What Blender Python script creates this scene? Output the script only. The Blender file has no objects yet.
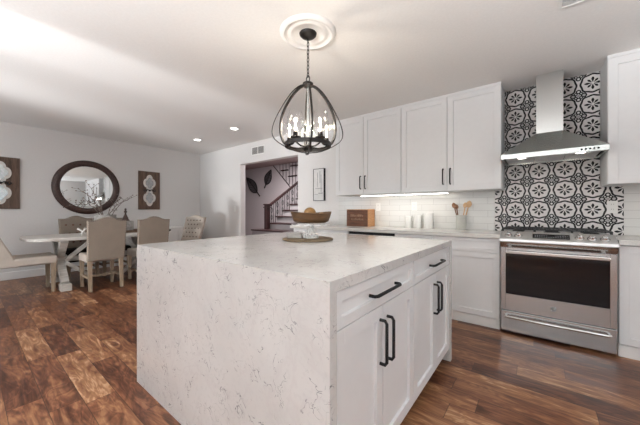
import bpy, bmesh, math, random
from mathutils import Vector, Matrix
from math import sin, cos, pi, radians as R
random.seed(7)
S = bpy.context.scene
COL = S.collection

# ------------------------------------------------------------------ camera
cam_d = bpy.data.cameras.new('camera')
cam = bpy.data.objects.new('camera', cam_d); COL.objects.link(cam)
cam_d.sensor_width = 36; cam_d.lens = 278.4/640*36
cam_d.shift_y = -1.5/640; cam_d.clip_start = .02
cam.location = (0, 0, 1.14); cam.rotation_euler = (R(90), 0, R(38.0))
S.camera = cam
# ------------------------------------------------------------------ world, lights, exposure
S.view_settings.view_transform = 'Standard'; S.view_settings.look = 'None'
S.view_settings.gamma = 1; S.view_settings.use_curve_mapping = False
S.view_settings.exposure = -0.32
S.cycles.max_bounces = 10; S.cycles.diffuse_bounces = 6; S.cycles.glossy_bounces = 4
S.cycles.caustics_reflective = False; S.cycles.caustics_refractive = False
S.cycles.sample_clamp_indirect = 6
w = bpy.data.worlds.new('world'); S.world = w; w.use_nodes = True
w.node_tree.nodes['Background'].inputs[0].default_value = (.85, .93, 1, 1)
w.node_tree.nodes['Background'].inputs[1].default_value = 1.2

def area(name, loc, rot, sx, sy, watt, col=(1, 1, 1), spread=180):
    l = bpy.data.lights.new(name, 'AREA'); l.shape = 'RECTANGLE'; l.size = sx; l.size_y = sy
    l.energy = watt; l.color = col; l.spread = R(spread)
    o = bpy.data.objects.new(name, l); COL.objects.link(o); o.location = loc; o.rotation_euler = rot
    return o
def point(name, loc, watt, col=(1, 1, 1), rad=.05):
    l = bpy.data.lights.new(name, 'POINT'); l.energy = watt; l.color = col; l.shadow_soft_size = rad
    o = bpy.data.objects.new(name, l); COL.objects.link(o); o.location = loc
    return o
COOL = (.88, .945, 1.0)
# daylight in the three window openings and the patio door (all unseen; door and dining window added)
area('window_daylight', (-.4, -2.36, 1.45), (R(90), 0, 0), 3.6, 1.5, 14, COOL)
area('window_daylight_right', (2.96, .9, 1.5), (0, R(-90), 0), 1.3, 2.6, 12, COOL).rotation_euler = (0, R(90), 0)
area('added_door_daylight', (-3.8, -2.36, 1.1), (R(90), 0, 0), .95, 1.9, 16, COOL)
area('dining_fill', (-5.9, -2.36, 1.5), (R(90), 0, 0), 1.2, 1.2, 24, COOL)  # added lamp, brightens the otherwise dark dining end
# unseen up-facing lamps added outside the openings to brighten the ceilings
area('dining_ceiling_fill', (-3.30, -5.5, .03), (R(168), 0, 0), .6, 1.4, 1400, (.98, .99, 1))  # added to throw the lit wedge on the dining ceiling
area('kitchen_ceiling_fill', (-.4, -3.9, .03), (R(155), 0, 0), 4.0, 1.6, 1900, (.96, .985, 1), 115)
area('side_ceiling_fill', (4.2, .9, .03), (0, R(165), 0), 1.6, 3.0, 480, (.96, .985, 1))
area('stair_hall_fill', (-5.2, 4.7, 2.62), (0, 0, 0),   .5, .5, 150, (1, .93, .93))  # fill lamp without a fixture, brightens the stair hall

# ------------------------------------------------------------------ node helpers
class N:
    """small expression builder for shader math nodes"""
    def __init__(s, t, sock): s.t = t; s.s = sock
    @staticmethod
    def m(t, op, *a, clamp=False):
        n = t.nodes.new('ShaderNodeMath'); n.operation = op; n.use_clamp = clamp
        for i, v in enumerate(a):
            if isinstance(v, N): t.links.new(v.s, n.inputs[i])
            else: n.inputs[i].default_value = v
        return N(t, n.outputs[0])
    def __add__(s, o): return N.m(s.t, 'ADD', s, o)
    def __radd__(s, o): return N.m(s.t, 'ADD', o, s)
    def __sub__(s, o): return N.m(s.t, 'SUBTRACT', s, o)
    def __rsub__(s, o): return N.m(s.t, 'SUBTRACT', o, s)
    def __mul__(s, o): return N.m(s.t, 'MULTIPLY', s, o)
    def __rmul__(s, o): return N.m(s.t, 'MULTIPLY', o, s)
    def __truediv__(s, o): return N.m(s.t, 'DIVIDE', s, o)
    def lt(s, o): return N.m(s.t, 'LESS_THAN', s, o)
    def gt(s, o): return N.m(s.t, 'GREATER_THAN', s, o)
    def abs(s): return N.m(s.t, 'ABSOLUTE', s)
    def floor(s): return N.m(s.t, 'FLOOR', s)
    def frac(s): return N.m(s.t, 'FRACT', s)
    def cos(s): return N.m(s.t, 'COSINE', s)
    def sqrt(s): return N.m(s.t, 'SQRT', s)
    def min(s, o): return N.m(s.t, 'MINIMUM', s, o)
    def max(s, o): return N.m(s.t, 'MAXIMUM', s, o)
    def pow(s, o): return N.m(s.t, 'POWER', s, o)
    def sat(s): return N.m(s.t, 'ADD', s, 0.0, clamp=True)

def base_mat(name):
    m = bpy.data.materials.new(name); m.use_nodes = True
    return m, m.node_tree, m.node_tree.nodes['Principled BSDF']
def setc(b, col=None, rough=.5, metal=0., spec=None):
    if col: b.inputs['Base Color'].default_value = (*col, 1)
    b.inputs['Roughness'].default_value = rough; b.inputs['Metallic'].default_value = metal
    if spec is not None: b.inputs['Specular IOR Level'].default_value = spec
def noise(t, vec, scale, detail=4, rough=.5, dist=0.):
    n = t.nodes.new('ShaderNodeTexNoise'); n.inputs['Scale'].default_value = scale
    n.inputs['Detail'].default_value = detail; n.inputs['Roughness'].default_value = rough
    n.inputs['Distortion'].default_value = dist
    if vec is not None: t.links.new(vec, n.inputs['Vector'])
    return N(t, n.outputs['Fac'])
def ramp(t, fac, stops):
    r = t.nodes.new('ShaderNodeValToRGB'); e = r.color_ramp.elements
    while len(e) < len(stops): e.new(.5)
    for el, (p, c) in zip(e, stops): el.position = p; el.color = (*c, 1)
    t.links.new(fac.s, r.inputs[0]); return r.outputs[0]
def mixc(t, fac, a, b):
    n = t.nodes.new('ShaderNodeMix'); n.data_type = 'RGBA'
    if isinstance(fac, N): t.links.new(fac.s, n.inputs[0])
    else: n.inputs[0].default_value = fac
    for v, i in ((a, 6), (b, 7)):
        if isinstance(v, tuple): n.inputs[i].default_value = (*v, 1)
        else: t.links.new(v, n.inputs[i])
    return n.outputs[2]
def bump(t, b, h, strength, dist=.01):
    n = t.nodes.new('ShaderNodeBump'); n.inputs['Strength'].default_value = strength
    n.inputs['Distance'].default_value = dist
    t.links.new(h.s, n.inputs['Height']); t.links.new(n.outputs[0], b.inputs['Normal'])
def pos(t):
    g = t.nodes.new('ShaderNodeNewGeometry'); s = t.nodes.new('ShaderNodeSeparateXYZ')
    t.links.new(g.outputs['Position'], s.inputs[0])
    return g.outputs['Position'], N(t, s.outputs[0]), N(t, s.outputs[1]), N(t, s.outputs[2])
def objco(t):
    return t.nodes.new('ShaderNodeTexCoord').outputs['Object']
def comb(t, x, y, z):
    n = t.nodes.new('ShaderNodeCombineXYZ')
    for i, v in enumerate((x, y, z)):
        if isinstance(v, N): t.links.new(v.s, n.inputs[i])
        else: n.inputs[i].default_value = v
    return n.outputs[0]
def simple(name, col, rough=.5, metal=0., var=.06, scale=20, spec=None, bmp=0.):
    m, t, b = base_mat(name); setc(b, col, rough, metal, spec)
    nz = noise(t, objco(t), scale, 3)
    lo = tuple(c*(1-var) for c in col); hi = tuple(min(1, c*(1+var)) for c in col)
    t.links.new(ramp(t, nz, [(.3, lo), (.7, hi)]), b.inputs['Base Color'])
    if bmp: bump(t, b, nz, bmp)
    return m
def emit(name, col, st):
    m, t, b = base_mat(name); setc(b, (.8, .8, .8))
    b.inputs['Emission Color'].default_value = (*col, 1); b.inputs['Emission Strength'].default_value = st
    return m

M = {}
M['ceiling'] = simple('ceiling_paint', (.79, .78, .765), .9, var=.02, scale=60, bmp=.05)
M['wall'] = simple('wall_paint', (.70, .69, .68), .85, var=.015, scale=40, bmp=.04)
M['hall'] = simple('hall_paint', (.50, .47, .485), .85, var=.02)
M['trim'] = simple('trim_paint', (.80, .80, .79), .45, var=.01)
M['cabinet'] = simple('cabinet_paint', (.74, .745, .75), .38, var=.01)
M['white'] = simple('white_ceramic', (.78, .78, .76), .25, var=.02)
M['plastic'] = simple('white_plastic', (.80, .80, .78), .35, var=.01)
M['black'] = simple('black_metal', (.009, .009, .010), .42, var=.2, spec=.25)
M['bronze'] = simple('dark_bronze', (.012, .009, .008), .4, .0, var=.3, spec=.35)
M['iron'] = simple('wrought_iron', (.010, .009, .010), .5, var=.2)
M['grate'] = simple('cast_iron', (.03, .03, .032), .6, var=.2)
M['darkglass'] = simple('oven_glass', (.004, .004, .005), .05, var=.05, spec=.38)
M['mahog'] = simple('dark_stair_wood', (.026, .010, .010), .35, var=.35, scale=30)
M['crock'] = simple('pale_stoneware', (.52, .52, .48), .5, var=.05)
M['outlet_dark'] = simple('socket_slots', (.05, .05, .05), .5)
M['greybox'] = simple('grey_soapstone', (.33, .31, .29), .7, var=.12, scale=50)
M['greypot'] = simple('weathered_grey_pottery', (.27, .26, .245), .6, var=.3, scale=25)
M['bark'] = simple('twig_bark', (.16, .12, .10), .8, var=.3, scale=60)
M['shadowgap'] = simple('recess_shade_black', (.02, .02, .02), .8)  # near-black colour stands in for shade in toe recesses

def wood(name, dark, light, rough=.45, sc=(3, 30, 30), amt=1.0):
    m, t, b = base_mat(name); setc(b, rough=rough)
    mp = t.nodes.new('ShaderNodeMapping'); mp.inputs['Scale'].default_value = sc
    t.links.new(objco(t), mp.inputs[0])
    nz = noise(t, mp.outputs[0], 1.5, 5, .6, .8)
    t.links.new(ramp(t, nz, [(.3, dark), (.7, light)]), b.inputs['Base Color'])
    bump(t, b, nz, .1, .004)
    return m
M['legwood'] = wood('weathered_oak', (.20, .145, .10), (.36, .28, .20), .6, (30, 30, 4))
M['whitewash'] = wood('whitewashed_wood', (.42, .40, .37), (.64, .62, .59), .55, (20, 3, 8))
M['bowlwood'] = wood('carved_brown_wood', (.040, .016, .005), (.115, .052, .014), .5, (6, 6, 40))
M['ballwood'] = wood('honey_wood', (.17, .085, .025), (.33, .18, .055), .5, (20, 20, 20))
M['crateside'] = wood('orange_pine', (.36, .17, .07), (.55, .29, .13), .55, (10, 10, 50))
M['cratefront'] = wood('stained_crate_wood', (.06, .022, .010), (.17, .065, .028), .55, (5, 20, 40))
M['spoonlight'] = wood('beech_spoon', (.50, .30, .15), (.66, .44, .25), .5, (20, 20, 5))
M['spoondark'] = wood('walnut_spoon', (.17, .075, .035), (.28, .13, .06), .5, (20, 20, 5))
M['frame'] = wood('dark_mirror_wood', (.018, .008, .006), (.075, .034, .026), .45, (25, 25, 25))
M['plaque'] = wood('rustic_plaque_wood', (.05, .028, .018), (.16, .095, .065), .6, (20, 20, 3))
M['traywood'] = wood('brown_tray_wood', (.10, .06, .04), (.22, .14, .095), .5, (6, 30, 30))

def fabric(name, col, var=.1):
    m, t, b = base_mat(name); setc(b, rough=.95, spec=.15)
    v = objco(t)
    a = noise(t, v, 260, 2); c = noise(t, v, 8, 3)
    lo = tuple(x*(1-var) for x in col); hi = tuple(x*(1+var) for x in col)
    t.links.new(ramp(t, a*.6+c*.4, [(.3, lo), (.7, hi)]), b.inputs['Base Color'])
    bump(t, b, a, .25, .003)
    return m
M['linen'] = fabric('taupe_linen', (.235, .195, .16))
M['linenlight'] = fabric('oatmeal_linen', (.43, .385, .34))
M['darkseat'] = fabric('dark_brown_upholstery', (.022, .015, .012))
M['woven'] = fabric('woven_jute', (.17, .125, .08), .3)

def steel(name, col=(.61, .61, .61), rough=.27, sc=(1, 10, 40)):
    m, t, b = base_mat(name); setc(b, col, rough, 1.0)
    mp = t.nodes.new('ShaderNodeMapping'); mp.inputs['Scale'].default_value = sc
    t.links.new(objco(t), mp.inputs[0])
    nz = noise(t, mp.outputs[0], 1.0, 3)
    t.links.new((nz*.03+(rough-.015)).s, b.inputs['Roughness'])
    return m
M['steel'] = steel('brushed_steel', rough=.2)
M['steelbright'] = steel('polished_steel', (.72, .71, .70), .17)
M['steelhood'] = steel('hood_steel', (.52, .545, .525), .26, (2, 2, 60))
M['deck'] = steel('satin_deck_steel', (.74, .735, .73), .42)
M['chimney'] = steel('chimney_steel', (.66, .67, .66), .24, (90, 2, 2))
M['mirror'] = simple('mirror_glass', (.86, .88, .89), .015, 1.0, var=0)
M['bulb'] = emit('bulb_filament', (1, .88, .70), 2.6)
M['downlight'] = emit('downlight_lens', (1, .97, .92), 9)
M['led'] = emit('led_diffuser', (1, .97, .92), 7)
M['hoodlamp'] = emit('hood_lamp', (1, .96, .9), 6)

def glass_mat(name, tint=(1, 1, 1), base=.04, edge=.55):
    m = bpy.data.materials.new(name); m.use_nodes = True; t = m.node_tree
    t.nodes.remove(t.nodes['Principled BSDF'])
    out = t.nodes['Material Output']
    tr = t.nodes.new('ShaderNodeBsdfTransparent'); tr.inputs[0].default_value = (*tint, 1)
    gl = t.nodes.new('ShaderNodeBsdfGlossy'); gl.inputs['Roughness'].default_value = .0
    lw = t.nodes.new('ShaderNodeLayerWeight'); lw.inputs[0].default_value = .35
    f = N(t, lw.outputs['Facing'])
    f = f.pow(4.0)*edge+base
    mx = t.nodes.new('ShaderNodeMixShader')
    t.links.new(f.s, mx.inputs[0]); t.links.new(tr.outputs[0], mx.inputs[1]); t.links.new(gl.outputs[0], mx.inputs[2])
    t.links.new(mx.outputs[0], out.inputs[0])
    return m
M['glass'] = glass_mat('clear_glass', base=.02, edge=.9)
M['pane'] = glass_mat('window_glass', base=.03, edge=.3)

def quartz():
    m, t, b = base_mat('veined_quartz'); setc(b, rough=.14, spec=.5)
    p, x, y, z = pos(t)
    cloud = noise(t, p, 2.2, 4)
    basec = ramp(t, cloud, [(.3, (.56, .55, .535)), (.7, (.66, .65, .635))])
    fine = noise(t, p, 55, 3)
    basec = mixc(t, fine.gt(.60)*.22, basec, (.50, .49, .48))
    # short wandering hair veins: thin level lines of a noise, kept only in patches
    n1 = noise(t, p, 7.0, 3, .55, 1.6)
    v1 = (1-((n1-.5).abs()/.009)).sat()
    k1 = ((noise(t, p, 11, 2)-.52)*16).sat()
    n2 = noise(t, p, 17.0, 2, .5, 1.0)
    v2 = (1-((n2-.5).abs()/.012)).sat()
    k2 = ((noise(t, p, 9, 2)-.55)*12).sat()
    c = mixc(t, (v1*k1).max(v2*k2*.75), basec, (.13, .13, .145))
    n3 = noise(t, p, 3.2, 4, .6, 1.2)
    v3 = (1-((n3-.5).abs()/.03)).sat()
    c = mixc(t, v3*.16, c, (.45, .40, .42))
    t.links.new(c, b.inputs['Base Color'])
    return m
M['quartz'] = quartz()
M['counter'] = simple('plain_quartz_counter', (.66, .65, .62), .2, var=.05, scale=90)

def floor_mat():
    m, t, b = base_mat('acacia_planks'); setc(b, rough=.3, spec=.32)
    p, x, y, z = pos(t)
    W = .148
    yy = y/W; row = yy.floor(); fy = yy.frac()
    wn = t.nodes.new('ShaderNodeTexWhiteNoise'); wn.noise_dimensions = '1D'
    t.links.new(row.s, wn.inputs['W']); off = N(t, wn.outputs['Value'])
    xx = x/.86+off*11.9; colm = xx.floor(); fx = xx.frac()
    w2 = t.nodes.new('ShaderNodeTexWhiteNoise'); w2.noise_dimensions = '2D'
    t.links.new(comb(t, row, colm, 0.), w2.inputs['Vector'])
    idn = N(t, w2.outputs['Value'])
    v = comb(t, x*2.6+idn*37, y*13.+idn*91, idn*53)
    g = noise(t, v, 1.0, 6, .62, 1.9)
    swirl = noise(t, comb(t, x*1.7+idn*61, y*6.5+idn*23, idn*17), 1.0, 2, .5, 1.2)
    rings = ((swirl*58).cos()*.5+.5)*.12
    f = (g-.5)*1.35+(idn-.5)*.44+.485+rings
    c = ramp(t, f, [(.12, (.020, .007, .004)), (.36, (.072, .025, .013)), (.58, (.155, .062, .031)),
                    (.80, (.265, .128, .062)), (1.0, (.46, .285, .17))])
    ex = (N.m(t, 'MINIMUM', fx, 1-fx)*1.0)/.0030
    ey = (N.m(t, 'MINIMUM', fy, 1-fy)*W)/.0024
    e = ex.min(ey).sat()
    c = mixc(t, 1-e, c, (.016, .008, .006))
    t.links.new(c, b.inputs['Base Color'])
    t.links.new((g*.16+.27).s, b.inputs['Roughness'])
    bump(t, b, g*.25+e, .12, .002)
    return m
M['floor'] = floor_mat()

def pattern_tile():
    m, t, b = base_mat('encaustic_pattern_tile'); setc(b, rough=.5, spec=.25)
    p, x, y, z = pos(t)
    P = .2058
    u = ((x-.0125)/P+.5).frac()-.5; v = ((z-1.153)/P+.5).frac()-.5
    r = (u*u+v*v).sqrt(); a = N.m(t, 'ARCTAN2', v, u)
    c8 = (a*8).cos(); c4 = (a*4).cos()
    flower = c8.gt(.55-r*6.2)*r.lt(c8*.055+c4*.02+.220)*r.gt(.050)
    R0 = c8*.014-c4*.012+.428
    line = (r-R0).abs().lt(.037)
    out = r.gt(R0)
    au = .5-u.abs(); av = .5-v.abs()                      # distances from the tile corner
    rc = (au*au+av*av).sqrt()
    dia = (au+av).lt(.075)
    def ring(cx, cy, rad, wd):
        d = ((au-cx)*(au-cx)+(av-cy)*(av-cy)).sqrt()
        return (d-rad).abs().lt(wd), d.lt(rad)
    r1, f1 = ring(.195, .0, .085, .027)
    r2, f2 = ring(.0, .190, .075, .027)
    r3, f3 = ring(.095, .095, .050, .022)
    gray = dia.max(f1*out*.75)
    dark = line.max(flower).max((r1.max(r2).max(r3))*out)
    c = mixc(t, gray, (.73, .71, .70), (.33, .32, .32))
    c = mixc(t, flower, c, (.035, .035, .037))
    c = mixc(t, dark, c, (.010, .010, .011))
    t.links.new(c, b.inputs['Base Color'])
    return m
M['pattern'] = pattern_tile()

def subway():
    m, t, b = base_mat('white_subway_tile'); setc(b, rough=.12, spec=.5)
    p, x, y, z = pos(t)
    n = t.nodes.new('ShaderNodeTexBrick'); t.links.new(comb(t, x, z, 0.), n.inputs['Vector'])
    n.inputs['Scale'].default_value = 1; n.inputs['Brick Width'].default_value = .305
    n.inputs['Row Height'].default_value = .0765; n.inputs['Mortar Size'].default_value = .0018
    n.inputs['Color1'].default_value = (.72, .715, .69, 1); n.inputs['Color2'].default_value = (.70, .695, .675, 1)
    n.inputs['Mortar'].default_value = (.50, .49, .47, 1)
    t.links.new(n.outputs[0], b.inputs['Base Color'])
    bump(t, b, 1-N(t, n.outputs['Fac']), .3, .002)
    return m
M['subway'] = subway()

# ------------------------------------------------------------------ mesh helpers
class MB:
    def __init__(s): s.bm = bmesh.new()
    def box(s, x0, x1, y0, y1, z0, z1, bev=0., seg=1, mat=None):
        g = bmesh.ops.create_cube(s.bm, size=1)['verts']
        mx = Matrix.Translation(((x0+x1)/2, (y0+y1)/2, (z0+z1)/2)) @ Matrix.Diagonal((abs(x1-x0), abs(y1-y0), abs(z1-z0), 1))
        bmesh.ops.transform(s.bm, matrix=mx, verts=g)
        if bev:
            ed = list({e for v in g for e in v.link_edges})
            r = bmesh.ops.bevel(s.bm, geom=ed, offset=bev, segments=seg, profile=.5, affect='EDGES')
            g = list({v for f in r['faces'] for v in f.verts} | {v for v in g if v.is_valid})
            if seg > 1:
                for f in r['faces']: f.smooth = True
        if mat is not None: bmesh.ops.transform(s.bm, matrix=mat, verts=g)
        return s
    def prism(s, pts, y0, y1, mat=None, smooth=False):
        """polygon in (x,z) extruded along y"""
        a = [s.bm.verts.new((p[0], y0, p[1])) for p in pts]; b = [s.bm.verts.new((p[0], y1, p[1])) for p in pts]
        n = len(pts)
        s.bm.faces.new(a); s.bm.faces.new(b[::-1])
        for i in range(n):
            f = s.bm.faces.new((a[i], b[i], b[(i+1) % n], a[(i+1) % n])); f.smooth = smooth
        if mat is not None: bmesh.ops.transform(s.bm, matrix=mat, verts=a+b)
        return s
    def tube(s, pts, r, seg=8, closed=False):
        pts = [Vector(p) for p in pts]; n = len(pts)
        rs = r if isinstance(r, (list, tuple)) else [r]*n
        rings = []; up = None
        for i, p in enumerate(pts):
            if closed: d = pts[(i+1) % n]-pts[i-1]
            else: d = pts[min(i+1, n-1)]-pts[max(i-1, 0)]
            d = d.normalized() if d.length > 1e-9 else Vector((0, 0, 1))
            if up is None:
                up = Vector((0, 0, 1)) if abs(d.z) < .9 else Vector((1, 0, 0))
            a = d.cross(up)
            if a.length < 1e-6: a = d.orthogonal()
            a.normalize(); up = a.cross(d).normalized()
            rings.append([s.bm.verts.new(p+(a*cos(2*pi*k/seg)+up*sin(2*pi*k/seg))*rs[i]) for k in range(seg)])
        m = n if closed else n-1
        for i in range(m):
            A, B = rings[i], rings[(i+1) % n]
            for k in range(seg):
                f = s.bm.faces.new((A[k], A[(k+1) % seg], B[(k+1) % seg], B[k])); f.smooth = True
        if not closed:
            s.bm.faces.new(rings[0][::-1]); s.bm.faces.new(rings[-1])
        return s
    def strip(s, pts, width_dir, wd, th):
        """flat band along pts; width along width_dir(i), thickness normal to it"""
        pts = [Vector(p) for p in pts]; n = len(pts); rings = []
        for i, p in enumerate(pts):
            d = (pts[min(i+1, n-1)]-pts[max(i-1, 0)]).normalized()
            a = Vector(width_dir).normalized(); b = d.cross(a).normalized()
            rings.append([s.bm.verts.new(p+a*sx*wd/2+b*sy*th/2) for sx, sy in ((-1, -1), (1, -1), (1, 1), (-1, 1))])
        for i in range(n-1):
            for k in range(4):
                f = s.bm.faces.new((rings[i][k], rings[i][(k+1) % 4], rings[i+1][(k+1) % 4], rings[i+1][k])); f.smooth = True
        s.bm.faces.new(rings[0][::-1]); s.bm.faces.new(rings[-1])
        return s
    def lathe(s, prof, c=(0, 0, 0), seg=24, sx=1., sy=1., closed=False, mat=None):
        """profile of (r,z); open ends are capped unless r=0; closed joins last to first"""
        rings = []
        vs = []
        for r, z in prof:
            if r < 1e-6:
                v = s.bm.verts.new((c[0], c[1], c[2]+z)); rings.append([v]); vs.append(v)
            else:
                g = [s.bm.verts.new((c[0]+r*sx*cos(2*pi*k/seg), c[1]+r*sy*sin(2*pi*k/seg), c[2]+z)) for k in range(seg)]
                rings.append(g); vs += g
        n = len(rings)
        for i in range(n if closed else n-1):
            A, B = rings[i], rings[(i+1) % n]
            if len(A) == 1 and len(B) == 1: continue
            for k in range(seg):
                k2 = (k+1) % seg
                if len(A) == 1: f = s.bm.faces.new((A[0], B[k2], B[k]))
                elif len(B) == 1: f = s.bm.faces.new((A[k], A[k2], B[0]))
                else: f = s.bm.faces.new((A[k], A[k2], B[k2], B[k]))
                f.smooth = True
        if not closed:
            if len(rings[0]) > 1: s.bm.faces.new(rings[0][::-1])
            if len(rings[-1]) > 1: s.bm.faces.new(rings[-1])
        if mat is not None: bmesh.ops.transform(s.bm, matrix=mat, verts=vs)
        return s
    def sphere(s, c, r, sx=1, sy=1, sz=1, u=16, v=10):
        g = bmesh.ops.create_uvsphere(s.bm, u_segments=u, v_segments=v, radius=r)['verts']
        bmesh.ops.transform(s.bm, matrix=Matrix.Translation(c) @ Matrix.Diagonal((sx, sy, sz, 1)), verts=g)
        for x in g:
            for f in x.link_faces: f.smooth = True
        return s
    def build(s, name, mat, parent=None, keep=False):
        """world-space mesh; parented under a root keeps its world place"""
        bmesh.ops.recalc_face_normals(s.bm, faces=s.bm.faces)
        for e in s.bm.edges:
            if len(e.link_faces) == 2 and e.calc_face_angle(0) > R(38): e.smooth = False
        root = parent
        while root is not None and root.parent is not None: root = root.parent
        if root is not None and not keep:
            bmesh.ops.translate(s.bm, vec=-Vector(root.location), verts=s.bm.verts)
        me = bpy.data.meshes.new(name); s.bm.to_mesh(me); s.bm.free()
        me.materials.append(M[mat] if isinstance(mat, str) else mat)
        o = bpy.data.objects.new(name, me); COL.objects.link(o)
        if parent is not None: o.parent = parent
        return o
def tag(o, label=None, cat=None, group=None, kind=None):
    if label: o['label'] = label
    if cat: o['category'] = cat
    if group: o['group'] = group
    if kind: o['kind'] = kind
    return o
def thing(name, loc, label, cat, group=None):
    o = bpy.data.objects.new(name, None); COL.objects.link(o); o.location = loc
    o.empty_display_size = .1
    return tag(o, label, cat, group)
def solid(name, mb, mat, label, cat, group=None):
    """a thing that is one mesh: origin moved to the bottom centre"""
    xs = [v.co.x for v in mb.bm.verts]; ys = [v.co.y for v in mb.bm.verts]; z = min(v.co.z for v in mb.bm.verts)
    c = Vector(((min(xs)+max(xs))/2, (min(ys)+max(ys))/2, z))
    bmesh.ops.translate(mb.bm, vec=-c, verts=mb.bm.verts)
    o = mb.build(name, mat); o.location = c
    return tag(o, label, cat, group)
def copy_tree(o, parent=None):
    c = o.copy(); COL.objects.link(c)
    if parent is not None: c.parent = parent
    for ch in list(o.children): copy_tree(ch, c)
    return c
def struct(name, mb, mat, label=None, cat=None):
    o = mb.build(name, mat); o['kind'] = 'structure'
    if label: o['label'] = label
    if cat: o['category'] = cat
    return o

# ------------------------------------------------------------------ measures of the room
W = 3.78            # kitchen back wall
FX = -6.9           # far dining wall
ZK = 2.486          # kitchen ceiling
ZD = 2.60           # dining ceiling
XR = 3.0; YF = -2.4
# ------------------------------------------------------------------ shell
b = MB(); b.box(-10.2, XR+.2, YF-.2, 6.7, -.12, 0); struct('floor', b, 'floor', 'dark acacia plank floor running through kitchen and dining area', 'floor')
b = MB(); b.box(-2.80, XR+.2, YF-.2, W+.15, ZK, ZK+.35); struct('ceiling', b, 'ceiling', 'lower flat kitchen ceiling', 'ceiling')
b = MB(); b.box(FX-.2, -2.801, YF-.2, W+.15, ZD, ZD+.24); struct('ceiling.001', b, 'ceiling', 'higher dining area ceiling beyond the step', 'ceiling')
b = MB(); b.box(FX-.2, FX, YF-.2, W+.15, 0, ZD); struct('wall_left', b, 'wall', 'pale dining wall with the round mirror', 'wall')
T = .13; OX0, OX1, OZ = -5.19, -3.466, 2.175
b = MB()
b.box(FX, OX0, W, W+T, 0, ZD); b.box(OX1, XR+.2, W, W+T, 0, ZD); b.box(OX0, OX1, W, W+T, OZ, ZD)
struct('wall_back', b, 'wall', 'kitchen wall with the opening to the staircase', 'wall')
b = MB()
DX0, DX1 = -4.4, -3.05  # added unseen door; jambs placed to shape light on the dining ceiling
b.box(FX, -6.5, YF-.16, YF, 0, ZD); b.box(-6.5, -5.3, YF-.16, YF, 0, .9); b.box(-6.5, -5.3, YF-.16, YF, 2.1, ZD); b.box(-5.3, DX0, YF-.16, YF, 0, ZD); b.box(DX0, DX1, YF-.16, YF, 2.1, ZD); b.box(DX1, -2.2, YF-.16, YF, 0, ZD)
b.box(-2.2, 1.4, YF-.16, YF, 0, .7); b.box(-2.2, 1.4, YF-.16, YF, 2.2, ZD); b.box(1.4, XR+.2, YF-.16, YF, 0, ZD)
struct('wall_front', b, 'wall')
b = MB()
b.box(XR, XR+.16, YF, -.4, 0, ZD); b.box(XR, XR+.16, 2.2, W, 0, ZD); b.box(XR, XR+.16, -.4, 2.2, 0, .85); b.box(XR, XR+.16, -.4, 2.2, 2.15, ZD)
struct('wall_right', b, 'wall')
def window(n, along, a0, a1, z0, z1, at, nm=2):
    b = MB(); d = .06
    def bar(p0, p1, q0, q1):
        if along == 'x': b.box(p0, p1, at-d, at, q0, q1)
        else: b.box(at, at+d, p0, p1, q0, q1)
    bar(a0, a1, z0, z0+.05); bar(a0, a1, z1-.05, z1); bar(a0, a0+.05, z0+.05, z1-.05); bar(a1-.05, a1, z0+.05, z1-.05)
    for k in range(1, nm):
        x = a0+(a1-a0)*k/nm; bar(x-.025, x+.025, z0+.05, z1-.05)
    return b
struct('window_1', window(1, 'x', -2.2, 1.4, .7, 2.2, YF-.09, 3), 'trim')
struct('window_2', window(2, 'y', -.4, 2.2, .85, 2.15, XR+.09, 2), 'trim')
struct('added_window_3', window(3, 'x', -6.5, -5.3, .9, 2.1, YF-.09, 2), 'trim')  # unseen window, added to light the far dining end
struct('added_door_1', window(3, 'x', DX0, DX1, .0, 2.1, YF-.09, 2), 'trim')
b = MB(); b.box(FX, FX+.016, YF, W, 0, .13, .004); struct('baseboard_left', b, 'trim', 'white baseboard along the dining wall', 'baseboard')
b = MB(); b.box(FX+.02, OX0, W-.016, W, 0, .13, .004); struct('baseboard_back', b, 'trim', 'white baseboard left of the stair opening', 'baseboard')
# stair hall
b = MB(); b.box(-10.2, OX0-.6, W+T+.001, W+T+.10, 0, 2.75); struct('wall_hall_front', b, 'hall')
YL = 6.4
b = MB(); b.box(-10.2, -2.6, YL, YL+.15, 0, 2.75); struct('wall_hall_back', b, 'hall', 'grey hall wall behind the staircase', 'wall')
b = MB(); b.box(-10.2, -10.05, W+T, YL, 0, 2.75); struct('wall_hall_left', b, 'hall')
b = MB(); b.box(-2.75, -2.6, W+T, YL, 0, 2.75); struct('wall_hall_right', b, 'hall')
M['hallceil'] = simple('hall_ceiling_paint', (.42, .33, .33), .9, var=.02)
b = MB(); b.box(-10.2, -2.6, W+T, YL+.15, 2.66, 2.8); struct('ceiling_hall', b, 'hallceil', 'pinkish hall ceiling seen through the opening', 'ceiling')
# ------------------------------------------------------------------ tiled backsplash
b = MB(); b.box(-2.56, -.387, W-.010, W-.0005, .9155, 1.372); struct('trim_1', b, 'subway', 'white subway tile between counter and left wall cabinets', 'backsplash')
b = MB(); b.box(.631, XR, W-.010, W-.0005, .9155, 1.372); struct('trim_2', b, 'subway', 'white subway tile right of the range', 'backsplash')
b = MB(); b.box(-.386, .630, W-.012, W-.0005, .88, 1.372); b.box(-.293, .474, W-.012, W-.0005, 1.372, ZK-.001)
struct('trim_3', b, 'pattern', 'black and white patterned tile wall behind range and hood', 'backsplash')

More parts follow.
